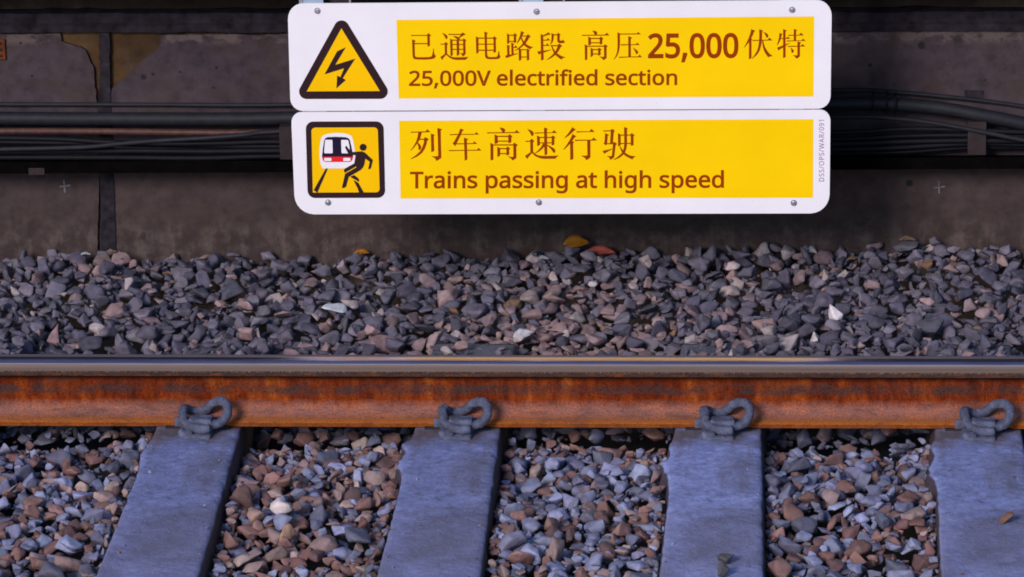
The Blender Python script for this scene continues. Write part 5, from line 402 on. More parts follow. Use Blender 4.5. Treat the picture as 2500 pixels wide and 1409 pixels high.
def mat_wall(name, a, b, c_, stain, pale_edge=False):
    t = NT(name)
    P = t.geo.outputs['Position']
    n1 = t.noise(3.2, 6, .6, P)
    n2 = t.noise(22, 6, .65, P)
    n3 = t.noise(110, 4, .6, P)
    z = t.axis(2, P)
    c = t.ramp(n1, [(.3, a), (.5, b), (.7, c_)])
    c = t.mix(1.0, c, t.ramp(n2, [(.3, .62), (.5, 1.0), (.7, 1.28)]), 'MULTIPLY')
    blotch = t.noise(6.5, 6, .65, P, dist=1.0)
    c = t.mix(t.ramp(blotch, [(.50, 0.0), (.66, .7)]), c, tuple(v * .8 for v in stain))
    low = t.math('MULTIPLY', t.band(z, -.6, -.5, .10, .30), .75)
    c = t.mix(low, c, t.ramp(n2, [(.3, tuple(v * .6 for v in stain)), (.6, stain)]))
    streak = t.noise(1.0, 5, .6, t.scale((26, 5, 3.5), P))
    base = t.math('MULTIPLY', t.band(z, -.6, -.5, .045, .10), t.ramp(t.mix(.5, streak, n2), [(.48, 0.0), (.62, .75)]))
    c = t.mix(base, c, (.115, .088, .075))
    if pale_edge:
        bloom = t.math('MULTIPLY', t.band(z, .585, .604, .7, .8), t.ramp(t.noise(1.0, 4, .65, t.scale((20, 5, 30), P)), [(.45, 0.0), (.58, .85)]))
        c = t.mix(bloom, c, (.115, .085, .082))
    c = t.mix(t.ramp(n3, [(.69, 0.0), (.74, .7)]), c, (.02, .018, .02))
    t.bump(t.mix(.5, n2, n3), .4, .004)
    return t.done(c, .9, spec=.2)

def mat_simple(name, col, rough=.6, metal=0.0, var=.25, nscale=30, bump=.2, spec=None):
    t = NT(name)
    n1 = t.noise(nscale, 5, .6)
    c = t.mix(1.0, col, t.ramp(n1, [(.3, 1 - var), (.7, 1 + var)]), 'MULTIPLY')
    if bump: t.bump(n1, bump, .002)
    return t.done(c, rough, metal, spec)

def mat_paint(name, col, dirt=.5, rough=.5, spec=.06):
    t = NT(name)
    n1 = t.noise(5, 5, .6)
    c = t.mix(1.0, col, t.ramp(n1, [(.3, .95), (.7, 1.03)]), 'MULTIPLY')
    specks = t.ramp(t.noise(1.0, 2, .5, t.scale((150, 150, 210))), [(.715, 0.0), (.75, 1.0)])
    z = t.axis(2)
    where = t.math('ADD', t.band(z, -1, -.9, .06, .16), .22)
    c = t.mix(t.math('MULTIPLY', t.math('MULTIPLY', specks, where), dirt), c, tuple(v * .35 for v in col))
    return t.done(c, rough, spec=spec)

STONE, SLEEPER, MUD, RUST, STEEL = mat_stone(), mat_sleeper(), mat_mud(), mat_rust(), mat_steel()
SKIM = mat_wall('wall_skim', (.040, .028, .036), (.052, .037, .044), (.066, .047, .050), (.062, .040, .034), True)
BARE = mat_wall('bare_concrete', (.034, .018, .010), (.066, .033, .013), (.125, .085, .040), (.07, .05, .038))
SEAL = mat_simple('bitumen_seal', (.022, .018, .023), .85, var=.55, nscale=45, spec=.08)
COPING = mat_simple('coping_concrete', (.024, .019, .026), .9, var=.65, nscale=22, bump=.6, spec=.1)
RECESS = mat_wall('shaded_upper_concrete', (.014, .009, .007), (.022, .014, .011), (.060, .045, .030), (.02, .015, .012))  # brown concrete with the overhang's shade put into its dark tones
RUBBER = mat_simple('cable_sheath', (.015, .015, .021), .6, var=.25, nscale=40, bump=.1, spec=.22)
RUBBER2 = mat_simple('dark_cable_sheath', (.006, .006, .009), .6, var=.25, nscale=40, bump=.1, spec=.14)
COPPER = mat_simple('rust_brown_sheath', (.070, .030, .023), .5, var=.4, nscale=50, spec=.25)
SHADE_STRIP = mat_simple('shade_strip_black', (.0025, .002, .002), .9, var=.4, spec=.02)  # near-black colour carries the shade below the cable run
BROWNSTEEL = mat_simple('brown_dusty_steel', (.034, .024, .026), .85, var=.3, spec=.1)
WHITE = mat_paint('white_sign_enamel', (.80, .745, .785), .55)
YELLOW = mat_paint('yellow_sign_vinyl', (.92, .565, .001), .35)
AMBER = mat_paint('amber_sign_vinyl', (.90, .49, .001), .3)
BROWNINK = mat_paint('brown_ink', (.290, .036, .001), .2)
BLACKINK = mat_paint('black_ink', (.030, .014, .016), .2)
NAVYINK = mat_paint('navy_ink', (.016, .010, .030), .2)
REDINK = mat_paint('red_ink', (.72, .022, .024), .2)
LILACINK = mat_paint('violet_grey_ink', (.22, .12, .28), .2)
ZINC = mat_simple('zinc_steel', (.50, .50, .56), .35, .8, .12, 60, .05)
PLATEZ = mat_simple('galvanised_plate', (.42, .50, .62), .4, .55, .12, 30, .05)
RUSTPLATE = mat_simple('rusty_plate', (.13, .036, .013), .9, var=.4, spec=.05)
CHALK = mat_simple('white_chalk', (.13, .12, .135), .9, var=.5, nscale=90)
DARK = mat_simple('dark_hole', (.008, .008, .010), .9)
GROUND = mat_simple('ballast_dirt', (.030, .026, .025), .95, var=.4, nscale=20)

# ------------------------------------------------------------------ the ground
bm = bmesh.new()
bmesh.ops.create_grid(bm, x_segments=1, y_segments=1, size=60)
for v in bm.verts:
    v.co.z = -0.235
tag(obj('ground', bm, GROUND), kind='structure')

# ------------------------------------------------------------------ the wall below the far platform
WY = 1.45
wall = thing('platform_wall', (0, WY, -.235), 'dirty purple-grey concrete wall with dark vertical joint behind the ballast', 'wall')
WO = Vector((0, WY, -.235))
def wallpart(name, bm, mat, parent=wall, smooth=False):
    for v in bm.verts:
        v.co -= WO
    return obj(name, bm, mat, parent, smooth=smooth)
cz = D['coping_z']
zc0, zc1 = cz[5][1], cz[4][1]
bm = bmesh.new(); add_box(bm, -3.2, 3.2, WY + .012, WY + .5, -.235, zc0)
wallpart('concrete_base', bm, BARE)
for key, sd_ in (('skim_left', 1.0), ('skim_right', 2.0)):
    pts = [list(p) for p in D[key]]
    if key == 'skim_left':
        for p in pts:
            if p[0] < -1.5: p[0] = -3.1
    else:
        for p in pts:
            if p[0] > 1.45: p[0] = 3.1
    bm = bmesh.new(); prism(bm, jag([tuple(p) for p in pts], .007, .0022, sd_), WY, WY + .0115)
    wallpart('skim_coat', bm, SKIM)
for key in ('joint_upper', 'joint_lower'):
    bm = bmesh.new(); prism(bm, jag(D[key], .006, .0030, 4), WY - .004, WY + .0112)
    wallpart('joint_seal', bm, SEAL)
# coping: a stepped, crumbling strip
bm = bmesh.new()
N = 320
prof = [(WY + .03, zc0 - .001), (WY - .012, zc0 + .001), (WY - .014, zc0 + .020), (WY - .004, zc0 + .026), (WY - .002, zc1), (WY + .12, zc1 + .004), (WY + .12, zc0)]
rows = []
for i in range(N + 1):
    x = -3.2 + 6.4 * i / N
    row = []
    for k, (yy, zz) in enumerate(prof):
        q = Vector((x * 9, yy * 40 + k * 3.1, zz * 20))
        j = noise.noise(q) * .0035 + noise.noise(q * 5) * .0016
        row.append(bm.verts.new((x, yy + (j if k in (1, 2, 3, 4) else 0), zz + (j * .9 if k in (1, 4) else 0))))
    rows.append(row)
for a, b in zip(rows, rows[1:]):
    for k in range(len(prof)):
        bm.faces.new((a[k], b[k], b[(k + 1) % len(prof)], a[(k + 1) % len(prof)]))
bm.faces.new(rows[0]); bm.faces.new(rows[-1][::-1])
wallpart('coping', bm, COPING)
# the set-back upper course with a broken lower edge
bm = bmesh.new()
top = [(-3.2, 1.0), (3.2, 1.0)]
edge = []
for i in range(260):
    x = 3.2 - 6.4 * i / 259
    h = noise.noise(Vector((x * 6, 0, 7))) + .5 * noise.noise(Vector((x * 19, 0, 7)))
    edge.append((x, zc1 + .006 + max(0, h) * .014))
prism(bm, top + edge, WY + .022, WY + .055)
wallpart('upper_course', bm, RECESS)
bm = bmesh.new(); add_box(bm, -3.2, 3.2, WY + .056, WY + .5, zc0 + .002, 1.0)
wallpart('upper_core', bm, BARE)
for (x, z), r in D['holes']:
    bm = bmesh.new()
    ring = [(x + r * (1 + .25 * noise.noise(Vector((k, x * 30, 0)))) * math.cos(k * .5236), z + r * (1 + .25 * noise.noise(Vector((k, z * 30, 5)))) * math.sin(k * .5236)) for k in range(12)]
    prism(bm, ring, WY - .0012, WY + .003)
    wallpart('anchor_hole', bm, DARK)
for n_, (x, z) in enumerate(D['crosses']):
    bm = bmesh.new()
    a = jag([(x - .014, z - .003), (x + .016, z + .001), (x + .015, z + .0045), (x - .014, z + .001)], .004, .0012, n_)
    prism(bm, a, WY - .0010, WY + .002)
    b = jag([(x - .002, z - .018), (x + .002, z - .017), (x + .0005, z + .018), (x - .003, z + .019)], .004, .0012, n_ + 5)
    prism(bm, b, WY - .0016, WY + .002)
    wallpart('painted_cross', bm, CHALK)
bm = bmesh.new(); prism(bm, jag(D['patch'], .008, .001, 9), WY - .0025, WY + .003)
wallpart('black_wall_patch', bm, SEAL)  # flat black square on the wall face

# platform slab that overhangs the wall, above the picture
bm = bmesh.new(); add_box(bm, -6, 6, 1.005, 4.0, .905, 1.10, .01)
tag(obj('platform', bm, COPING), kind='structure')

# rusty drilled plate at the far left of the wall
rp = D['rust_plate']
bm = bmesh.new()
x0, x1, z0, z1 = rp[0][0], rp[1][0], rp[2][1], rp[0][1]
add_box(bm, x0, x1, WY - .008, WY + .002, z0, z1, .0035, 3)
pl = obj('rusty_plate', bm, RUSTPLATE)
tag(pl, 'small rusty drilled plate fixed on the wall at its left edge', 'plate')
for k in (.2, .5, .8):
    bm = bmesh.new()
    bmesh.ops.create_cone(bm, cap_ends=True, segments=12, radius1=.0042, radius2=.0042, depth=.004, matrix=Matrix.Translation((x0 + (x1 - x0) * .55, WY - .0082, z0 + (z1 - z0) * k)) @ Matrix.Rotation(math.pi / 2, 4, 'X'))
    obj('plate_hole', bm, DARK, pl)

# ------------------------------------------------------------------ cables, clamps and an added shade strip on the wall
cab_depth = {'conduit': 1.437, 'thick_cable': 1.395, 'rust_cable': 1.388, 'crossing_cable': 1.365, 'slack_cable': 1.38, 'low_cable': 1.39, 'dark_cable': 1.386, 'bottom_cable': 1.39, 'bottom_cable_b': 1.402}
cab_label = {
 'conduit': 'thin grey conduit along the wall, topmost of the cable run',
 'thick_cable': 'thickest dark grey cable along the wall, sagging at the right',
 'rust_cable': 'rust-brown cable just under the thickest cable left of the sign',
 'crossing_cable': 'thin grey cable crossing in front of the other wall cables',
 'slack_cable': 'slack dark cable behind the crossing cable on the wall',
 'low_cable': 'dark cable lying third from the bottom of the cable run',
 'dark_cable': 'black cable lying second from the bottom of the cable run',
 'bottom_cable': 'lowest black cable lying along the wall',
 'bottom_cable_b': 'black cable low in the cable run right of the sign'}
for name, (r, pts) in D['cables'].items():
    y0 = cab_depth[name]
    path = spline([(p[0], y0 + .004 * math.sin(i * 1.7 + len(name)), p[1]) for i, p in enumerate(pts)], 8)
    bm = bmesh.new(); tube(bm, path, r, 14)
    mat = COPPER if name == 'rust_cable' else (RUBBER if name in ('conduit', 'thick_cable', 'crossing_cable') else RUBBER2)
    nm = 'conduit' if name == 'conduit' else 'cable'
    tag(obj(nm, bm, mat, smooth=True), cab_label[name], 'conduit' if nm == 'conduit' else 'cable', 'cables along the wall')
tr = D['shade_strip']  # black strip added under the cables, standing in for their shade
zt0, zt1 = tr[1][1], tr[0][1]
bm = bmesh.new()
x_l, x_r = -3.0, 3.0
def zstrip(x, z): return z + (x + 1.43) / 2.8 * (tr[2][1] - tr[0][1])
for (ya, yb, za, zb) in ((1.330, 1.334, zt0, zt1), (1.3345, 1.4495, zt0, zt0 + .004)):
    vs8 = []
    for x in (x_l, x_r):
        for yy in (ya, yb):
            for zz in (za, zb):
                vs8.append(bm.verts.new((x, yy, zstrip(x, zz))))
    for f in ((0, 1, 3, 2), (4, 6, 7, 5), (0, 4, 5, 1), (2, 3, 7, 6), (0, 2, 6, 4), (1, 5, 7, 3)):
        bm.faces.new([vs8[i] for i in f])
tag(obj('cable_shade_strip', bm, SHADE_STRIP), 'long black strip added as the shade under the cables along the wall', 'shade strip')
def clamp(pts, y, label):
    xs = [p[0] for p in pts]; zs = [p[1] for p in pts]
    c = thing('cable_clamp', (sum(xs) / 4, y, min(zs)), label, 'clamp', 'clamps across the cable run')
    bm = bmesh.new(); add_box(bm, min(xs), max(xs), y - .004, y, min(zs), max(zs), .0015)
    for v in bm.verts: v.co -= c.location
    obj('clamp_plate', bm, BROWNSTEEL, c)
    bm = bmesh.new(); add_box(bm, min(xs), max(xs), y + .0005, y + .095, max(zs) - .008, max(zs) - .002, .001)
    for v in bm.verts: v.co -= c.location
    obj('clamp_arm', bm, BROWNSTEEL, c)
clamp(D['clamp_left'], 1.352, 'brown flat clamp holding the cables beside the left edge of the sign')
clamp(D['clamp_right'], 1.372, 'brown flat clamp holding the cables at the right, behind a thin crossing cable')
bk = D['block']
bm = bmesh.new(); add_box(bm, bk[0][0], bk[1][0], 1.325, 1.3295, bk[2][1] + .0, bk[0][1] + .0, .0015)
tag(obj('metal_bracket', bm, BROWNSTEEL), 'small brown metal block under the cables at the far left', 'bracket')
for i, (x, z) in enumerate(D['ties']):
    bm = bmesh.new()
    path = [Vector((x + .002 * math.sin(a), 1.396 + .026 * math.cos(a) - .004, z + .030 * math.sin(a) - .001)) for a in [2 * math.pi * k / 28 for k in range(29)]]
    tube(bm, path, .0022, 6, caps=False)
    if i != 1:
        tube(bm, [Vector((x, 1.372, z + .028)), Vector((x + .003, 1.366, z + .042))], .0018, 6)
    tag(obj('cable_tie', bm, RUBBER2, smooth=True), ('black cable tie round the thick cable, nearest to the sign' if i == 0 else 'black cable tie round the thick cable, middle of three' if i == 1 else 'black cable tie round the thick cable, farthest from the sign'), 'cable tie', 'cable ties right of the sign')

# ------------------------------------------------------------------ the two warning signs
SO = Vector(D['sign_origin'])
def plate(name, pts, y, thick, mat, parent, off, bevel=0.0):
    bm = bmesh.new()
    prism(bm, [(p[0] - off[0], p[1] - off[1]) for p in pts], y, y + thick)
    if bevel:
        es = [e for e in bm.edges if all(abs(v.co.y - y) < 1e-6 for v in e.verts)]
        bmesh.ops.bevel(bm, geom=es, offset=bevel, segments=2, profile=.5, affect='EDGES')
    return obj(name, bm, mat, parent)
def strokes(name, data, y, mat, parent, off):
    bm = bmesh.new()
    for i, s in enumerate(data):
        pts = [tuple(int(v) / 10000 for v in q.split(',')) for q in s.split()]
        yy = y - (i % 9) * 0.000012
        vs_ = [bm.verts.new((p[0] - off[0], yy, p[1] - off[1])) for p in pts]
        for tri in tessellate_polygon([[Vector((p[0], p[1], 0)) for p in pts]]):
            if len({pts[q] for q in tri}) == 3:
                bm.faces.new([vs_[q] for q in tri])
    return obj(name, bm, mat, parent)
def outline_text(name, data, y, mat, parent, off):
    cu = bpy.data.curves.new(name, 'CURVE')
    cu.dimensions = '2D'; cu.fill_mode = 'BOTH'
    for s in data:
        pts = [tuple(int(v) / 10000 for v in q.split(',')) for q in s.split()]
        sp = cu.splines.new('POLY')
        sp.points.add(len(pts) - 1)
        for p, q in zip(sp.points, pts):
            p.co = (q[0] - off[0], q[1] - off[1], 0, 1)
        sp.use_cyclic_u = True
    tmp = bpy.data.objects.new('tmp_text', cu); COL.objects.link(tmp)
    bpy.context.view_layer.update()
    me = bpy.data.meshes.new_from_object(tmp.evaluated_get(bpy.context.evaluated_depsgraph_get()))
    bpy.data.objects.remove(tmp); bpy.data.curves.remove(cu)
    me.name = name
    me.transform(Matrix(((1, 0, 0, 0), (0, 0, -1, y), (0, 1, 0, 0), (0, 0, 0, 1))))
    me.materials.clear()
    return link(name, me, mat, parent)
def screw(parent, p, off, y):
    bm = bmesh.new()
    T = Matrix.Translation((p[0] - off[0], y, p[1] - off[1])) @ Matrix.Rotation(math.pi / 2, 4, 'X')
    bmesh.ops.create_cone(bm, cap_ends=True, segments=20, radius1=.0088, radius2=.0082, depth=.0016, matrix=T)
    s = obj('washer', bm, ZINC, parent)
    bm = bmesh.new()
    T2 = Matrix.Translation((p[0] - off[0], y - .003, p[1] - off[1])) @ Matrix.Rotation(math.pi / 2, 4, 'X') @ Matrix.Rotation(random.random(), 4, 'Z')
    bmesh.ops.create_cone(bm, cap_ends=True, segments=6, radius1=.0052, radius2=.0046, depth=.0044, matrix=T2)
    obj('bolt_head', bm, ZINC, s)
def make_sign(key, label, screws):
    pts = D['panel_' + key]
    off = (0.0, min(p[1] for p in pts))
    root = thing('warning_sign', (SO.x, SO.y, SO.z + off[1]), label, 'sign')
    plate('panel', pts, 0, .004, WHITE, root, off, .0009)
    plate('text_field', D['field_' + key], -.00018, .0001, YELLOW, root, off)
    for p in D[screws]:
        screw(root, p, off, -.0009)
    return root, off
up, uo = make_sign('upper', 'upper white and yellow sign, 25,000V electrified section beside a lightning triangle', 'screws_upper')
tb = plate('warning_triangle', D['tri_border'], -.0004, .0003, BLACKINK, up, uo)
plate('triangle_field', D['tri_field'], -.0008, .0003, AMBER, tb, uo)
plate('lightning_bolt', D['bolt'], -.0012, .0003, BLACKINK, tb, uo)
strokes('chinese_lettering', D['hanzi_upper'], -.00035, BROWNINK, up, uo)
outline_text('number_lettering', D['volts'], -.00035, BROWNINK, up, uo)
outline_text('english_lettering', D['line_volt'], -.00035, BROWNINK, up, uo)
lo, lof = make_sign('lower', 'lower white and yellow sign, Trains passing at high speed beside a train pictogram', 'screws_lower')
sb = plate('train_pictogram', D['sq_border'], -.0004, .0003, BLACKINK, lo, lof)
plate('pictogram_field', D['sq_field'], -.0007, .0002, AMBER, sb, lof)
for r_ in D['rails']:
    plate('pictogram_rail', r_, -.0010, .0002, BLACKINK, sb, lof)
plate('train_front', D['train_body'], -.0010, .0002, WHITE, sb, lof)
plate('train_cab', D['train_window'], -.0013, .0002, NAVYINK, sb, lof)
plate('train_stripe', D['train_red'], -.0014, .0002, REDINK, sb, lof)
for g_ in D['train_glass']:
    plate('cab_window', g_, -.0016, .0002, WHITE, sb, lof)
for g_ in D['train_lamp']:
    plate('headlight', g_, -.0017, .0002, WHITE, sb, lof)
plate('running_figure', D['figure'], -.0020, .0002, BLACKINK, sb, lof)
plate('figure_head', D['figure_head'], -.0020, .0002, BLACKINK, sb, lof)
plate('figure_foot', D['figure_foot'], -.0020, .0002, BLACKINK, sb, lof)
strokes('chinese_lettering', D['hanzi_lower'], -.00035, BROWNINK, lo, lof)
outline_text('english_lettering', D['line_train'], -.00035, BROWNINK, lo, lof)
outline_text('code_lettering', D['code'], -.0002, LILACINK, lo, lof)
# channel brackets that hang the signs from the platform edge
def hanger(x0, x1, x2, label):
    zt = SO.z + .585
    h = thing('sign_bracket', (x1, .956, zt - .5), label, 'bracket', 'channel brackets behind the signs')
    o = Vector((x1, .956, zt - .5))
    def part(n, a, m):
        bm = bmesh.new(); add_box(bm, *a, .001)
        for v in bm.verts: v.co -= o
        obj(n, bm, m, h)
    part('back_plate', (x0, x2, .990, .995, zt - .5, 1.08), BROWNSTEEL)
    part('left_flange', (x0, x0 + .010, .956, .9895, zt - .5, 1.08), ZINC)
    part('right_flange', (x2 - .005, x2, .956, .9895, zt - .5, 1.08), ZINC)
    part('fixing_tab', (x0 + .011, x0 + .065, .955, .960, zt - .5, 1.08), PLATEZ)
sx = lambda px: (px - 1370.) / 924.5 + SO.x
hanger(sx(738), sx(790), sx(865), 'grey channel bracket showing above the left end of the upper sign')
hanger(sx(1274), sx(1320), sx(1386), 'grey channel bracket showing above the middle of the upper sign')
hanger(sx(1905), sx(1940), sx(1990), 'grey channel bracket behind the right end of the upper sign')

# ------------------------------------------------------------------ the rail
YC = .07
half = [(-.070, .0008), (-.070, .0105), (-.0685, .0122), (-.050, .0150), (-.026, .0222), (-.0145, .0330), (-.0095, .048), (-.0080, .064), (-.0080, .096), (-.0095, .108), (-.0140, .1165), (-.0330, .1205), (-.0352, .1228), (-.0352, .1355), (-.0350, .1372), (-.0352, .1440), (-.0340, .1490), (-.0312, .1530), (-.0270, .1560), (-.0215, .1578), (-.0120, .1588), (0, .1592)]
prof = half + [(-y, z) for y, z in half[-2::-1]]
bm = bmesh.new()
xs = np.linspace(-3.0, 3.0, 61)
rings = [[bm.verts.new((x, YC + y, z)) for y, z in prof] for x in xs]
for a, b in zip(rings, rings[1:]):
    for k in range(len(prof)):
        f = bm.faces.new((a[k], b[k], b[(k + 1) % len(prof)], a[(k + 1) % len(prof)]))
        zz = (prof[k][1] + prof[(k + 1) % len(prof)][1]) / 2
        f.material_index = 1 if zz > .1360 else 0
        f.smooth = not (k in (0, 11, 12, 13, len(prof) - 1) or zz < .0005)
bm.faces.new(rings[0][::-1]); bm.faces.new(rings[-1])
for v in bm.verts: v.co -= Vector((0, YC, 0))
rail = obj('rail', bm, [RUST, STEEL], loc=(0, YC, 0))
for p in rail.data.polygons: pass
rail.rotation_euler = (math.radians(2.4), 0, 0)
tag(rail, 'long rusty steel rail with a polished running surface across the sleepers', 'rail')

# ------------------------------------------------------------------ sleepers, rail seats and clips
SPX = .65
X0 = -.7362
def make_sleeper(i, x, label):
    s = thing('sleeper', (x, 0, -.20), label, 'sleeper', 'concrete sleepers under the rail')
    ys = np.concatenate([np.linspace(.66, -1.2, 156), np.linspace(-1.25, -1.95, 12)])
    bm = bmesh.new()
    rows = []
    for y in ys:
        w = .109 + .0125 * min(1, max(0, -y - .02) / 1.0)
        pts = [(-w - .022, -.20)] + [(-w - .022 * (1 - k / 6), -.20 + (.20 - .014) * k / 6) for k in range(1, 6)]
        pts += [(-w + .001, -.016), (-w + .003, -.0095), (-w + .008, -.0065)]
        pts += [(-w + .008 + (2 * w - .016) * k / 22, -.006) for k in range(1, 22)]
        pts += [(w - .008, -.0065), (w - .003, -.0095), (w - .001, -.016)]
        pts += [(w + .022 * (1 - k / 6), -.20 + (.20 - .014) * k / 6) for k in range(5, 0, -1)] + [(w + .022, -.20)]
        row = []
        for (px, pz) in pts:
            q = Vector((px * 1 + i * 5.3, y, pz))
            n1, n2 = noise.noise(q * 22), noise.noise(q * 75)
            edge = max(0.0, 1 - abs(abs(px) - w) / .016) if pz > -.05 else 0
            dx = (n1 * .0022 + n2 * .0012) * edge * (1 if px < 0 else -1)
            dz = n1 * .0020 + n2 * .0009 - edge * max(0, n2 + n1 * .6 - .10) * .014
            if px < 0 and pz > -.12:
                g = math.exp(-((y + .20 + .02 * i) / .075) ** 2) + .55 * math.exp(-((y + .11) / .05) ** 2)
                side = max(0.0, min(1, (-px - w + .03) / .03))
                lump = g * side * (.6 + .9 * max(0, noise.noise(q * 14 + Vector((0, 0, 3)))) + .35 * n2)
                dx -= lump * (.032 if i in (2, 3, 4) else .016)
                dz += lump * .003 if pz > -.02 else 0
            if y < -.03 or y > .16: pass
            else: dz *= .3
            row.append(bm.verts.new((px + dx, y, pz + .20 + (dz if pz > -.19 else 0))))
        rows.append(row)
    for a, b in zip(rows, rows[1:]):
        for k in range(len(a) - 1):
            bm.faces.new((a[k], a[k + 1], b[k + 1], b[k]))
        bm.faces.new((a[-1], a[0], b[0], b[-1]))
    bm.faces.new(rows[0]); bm.faces.new(rows[-1][::-1])
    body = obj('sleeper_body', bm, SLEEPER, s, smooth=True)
    tone = (.9, 1.00, 1.02, 1.28, 1.14)[i]
    body.color = (tone * (1.02 if i < 3 else 1.0), tone, tone * .97, 1)
    bm = bmesh.new(); add_box(bm, -.082, .082, -.011, .151, .1955, .2003, .0012)
    obj('rail_pad', bm, BROWNSTEEL, s)
    # cast shoulder caked with mud
    bm = bmesh.new()
    add_box(bm, -.018, .041, -.056, -.016, .170, .236, .003)
    add_box(bm, -.030, .040, -.084, -.020, .165, .203, .006)
    add_box(bm, -.042, -.004, -.080, -.028, .178, .214, .009)
    bmesh.ops.subdivide_edges(bm, edges=bm.edges, cuts=5, use_grid_fill=True)
    for v in bm.verts:
        q = v.co + Vector((i, 0, 0))
        v.co += Vector((noise.noise(q * 70), noise.noise(q * 70 + Vector((9, 0, 0))), noise.noise(q * 70 + Vector((0, 9, 0))))) * .0026
    sh = obj('shoulder', bm, MUD, s, smooth=True)
    bm = bmesh.new(); add_box(bm, -.058, .066, -.0115, -.0008, .2008, .224, .002)
    bmesh.ops.subdivide_edges(bm, edges=bm.edges, cuts=2, use_grid_fill=True)
    for v in bm.verts: v.co += Vector((0, noise.noise(v.co * 60 + Vector((i, 0, 0))), 0)) * .0010
    obj('insulator', bm, MUD, s)
    return s
def make_clip(i, x, label):
    pth = [(-.03, -.045, .018), (.010, -.045, .018), (.038, -.044, .020), (.057, -.036, .029), (.0655, -.018, .046), (.058, .001, .0600), (.038, .012, .0605), (.020, .022, .047), (.003, .029, .031), (-.016, .029, .0265), (-.030, .027, .029), (-.041, .016, .038), (-.047, .000, .0435), (-.047, -.020, .039), (-.041, -.043, .028), (-.026, -.057, .019), (-.006, -.063, .0145), (.0245, -.063, .0135)]
    path = spline(pth, 6)
    bm = bmesh.new(); tube(bm, [p + Vector((i * 3.3, 0, 0)) for p in path], .0116, 16, True, .17)
    for v in bm.verts: v.co -= Vector((i * 3.3, 0, 0))
    # lumps of mud on the heel
    for k in range(9 if i in (2, 3, 4) else 5):
        a = random.choice(path[64:84]) + Vector((random.uniform(-.006, .004), random.uniform(-.008, .004), random.uniform(-.002, .007)))
        r = bmesh.ops.create_icosphere(bm, subdivisions=2, radius=random.uniform(.006, .011), matrix=Matrix.Translation(a))
        for v in r['verts']:
            v.co += Vector((noise.noise(v.co * 190), noise.noise(v.co * 190 + Vector((3, 0, 0))), noise.noise(v.co * 190 + Vector((0, 3, 0))))) * .004
    o = obj('rail_clip', bm, MUD, loc=(x, 0, 0), smooth=True)
    return tag(o, label, 'rail clip', 'spring clips along the rail foot')
ordn = ['', 'leftmost', 'second', 'third', 'rightmost', '']
slab = ['dusty concrete sleeper end showing behind the rail at the far left of the picture',
        'leftmost of the four grey concrete sleepers under the rail, seen with its brown right side',
        'grey concrete sleeper second from the left under the rail, with a single brown pit',
        'grey concrete sleeper third from the left, with dark stones on its near end',
        'rightmost of the four grey concrete sleepers, with one rust-brown stone on it',
        'concrete sleeper beyond the right edge of the picture under the rail']
clab = ['', 'mud-caked looped spring clip on the leftmost sleeper', 'mud-caked looped spring clip on the second sleeper from the left',
        'mud-caked looped spring clip on the third sleeper from the left', 'mud-caked looped spring clip with a crumbling heel on the rightmost sleeper', '']
for i in range(0, 5):
    x = X0 + (i - 1) * SPX + (-.006 if i == 4 else 0)
    make_sleeper(i, x, slab[i])
    if i >= 1:
        make_clip(i, x + .0125, clab[i])

# ------------------------------------------------------------------ ballast: crushed stones dropped one by one onto the bed
LIB = []
for k in range(44):
    while True:
        bm = bmesh.new()
        el = (1.0, random.uniform(.56, .92), random.uniform(.32, .68))
        n = random.randint(9, 15)
        for _ in range(n):
            v = Vector((random.gauss(0, 1), random.gauss(0, 1), random.gauss(0, 1))).normalized()
            m = max(abs(v.x), abs(v.y), abs(v.z))
            v = v.lerp(v / m, .55) * random.uniform(.74, 1.0)
            bm.verts.new((v.x * el[0] * .5, v.y * el[1] * .5, v.z * el[2] * .5))
        cen = sum((v.co for v in bm.verts), Vector()) / len(bm.verts)
        for v in bm.verts: v.co -= cen
        r = bmesh.ops.convex_hull(bm, input=bm.verts)
        bmesh.ops.delete(bm, geom=[g for g in r['geom_interior'] if isinstance(g, bmesh.types.BMVert)], context='VERTS')
        bmesh.ops.dissolve_limit(bm, angle_limit=math.radians(13), verts=bm.verts, edges=bm.edges)
        bmesh.ops.recalc_face_normals(bm, faces=bm.faces)
        if len(bm.faces) >= 7: break
        bm.free()
    hv = np.array([v.co[:] for v in bm.verts])
    hb = bmesh.new(); 
    for p in hv: hb.verts.new(p)
    bmesh.ops.convex_hull(hb, input=hb.verts); hb.verts.index_update(); hb.faces.ensure_lookup_table()
    hv2 = np.array([v.co[:] for v in hb.verts])
    hf = [[v.index for v in f.verts] for f in hb.faces]
    pl_n = np.array([f.normal[:] for f in hb.faces]); pl_d = np.array([f.normal.dot(f.verts[0].co) for f in hb.faces])
    flip = pl_d < 0
    pl_n[flip] *= -1; pl_d[flip] *= -1
    hb.free()
    bmesh.ops.bevel(bm, geom=list(bm.edges), offset=.030, segments=1, profile=.6, affect='EDGES', clamp_overlap=True)
    bmesh.ops.triangulate(bm, faces=bm.faces)
    for lim in (.24, .17):
        big = [e for e in bm.edges if e.calc_length() > lim]
        bmesh.ops.subdivide_edges(bm, edges=big, cuts=1)
        bmesh.ops.triangulate(bm, faces=bm.faces)
    for v in bm.verts:
        q = v.co + Vector((k * 2.7, 0, 0))
        v.co += v.co.normalized() * (noise.noise(q * 4.2) * .045 + noise.noise(q * 11) * .016) + Vector((noise.noise(q * 9 + Vector((4, 0, 0))), noise.noise(q * 9 + Vector((0, 4, 0))), 0)) * .012
    bm.verts.index_update()
    V = np.array([v.co[:] for v in bm.verts]); Fc = np.array([[v.index for v in f.verts] for f in bm.faces])
    bm.free()
    LIB.append((hv2, hf, pl_n, pl_d, V, Fc))

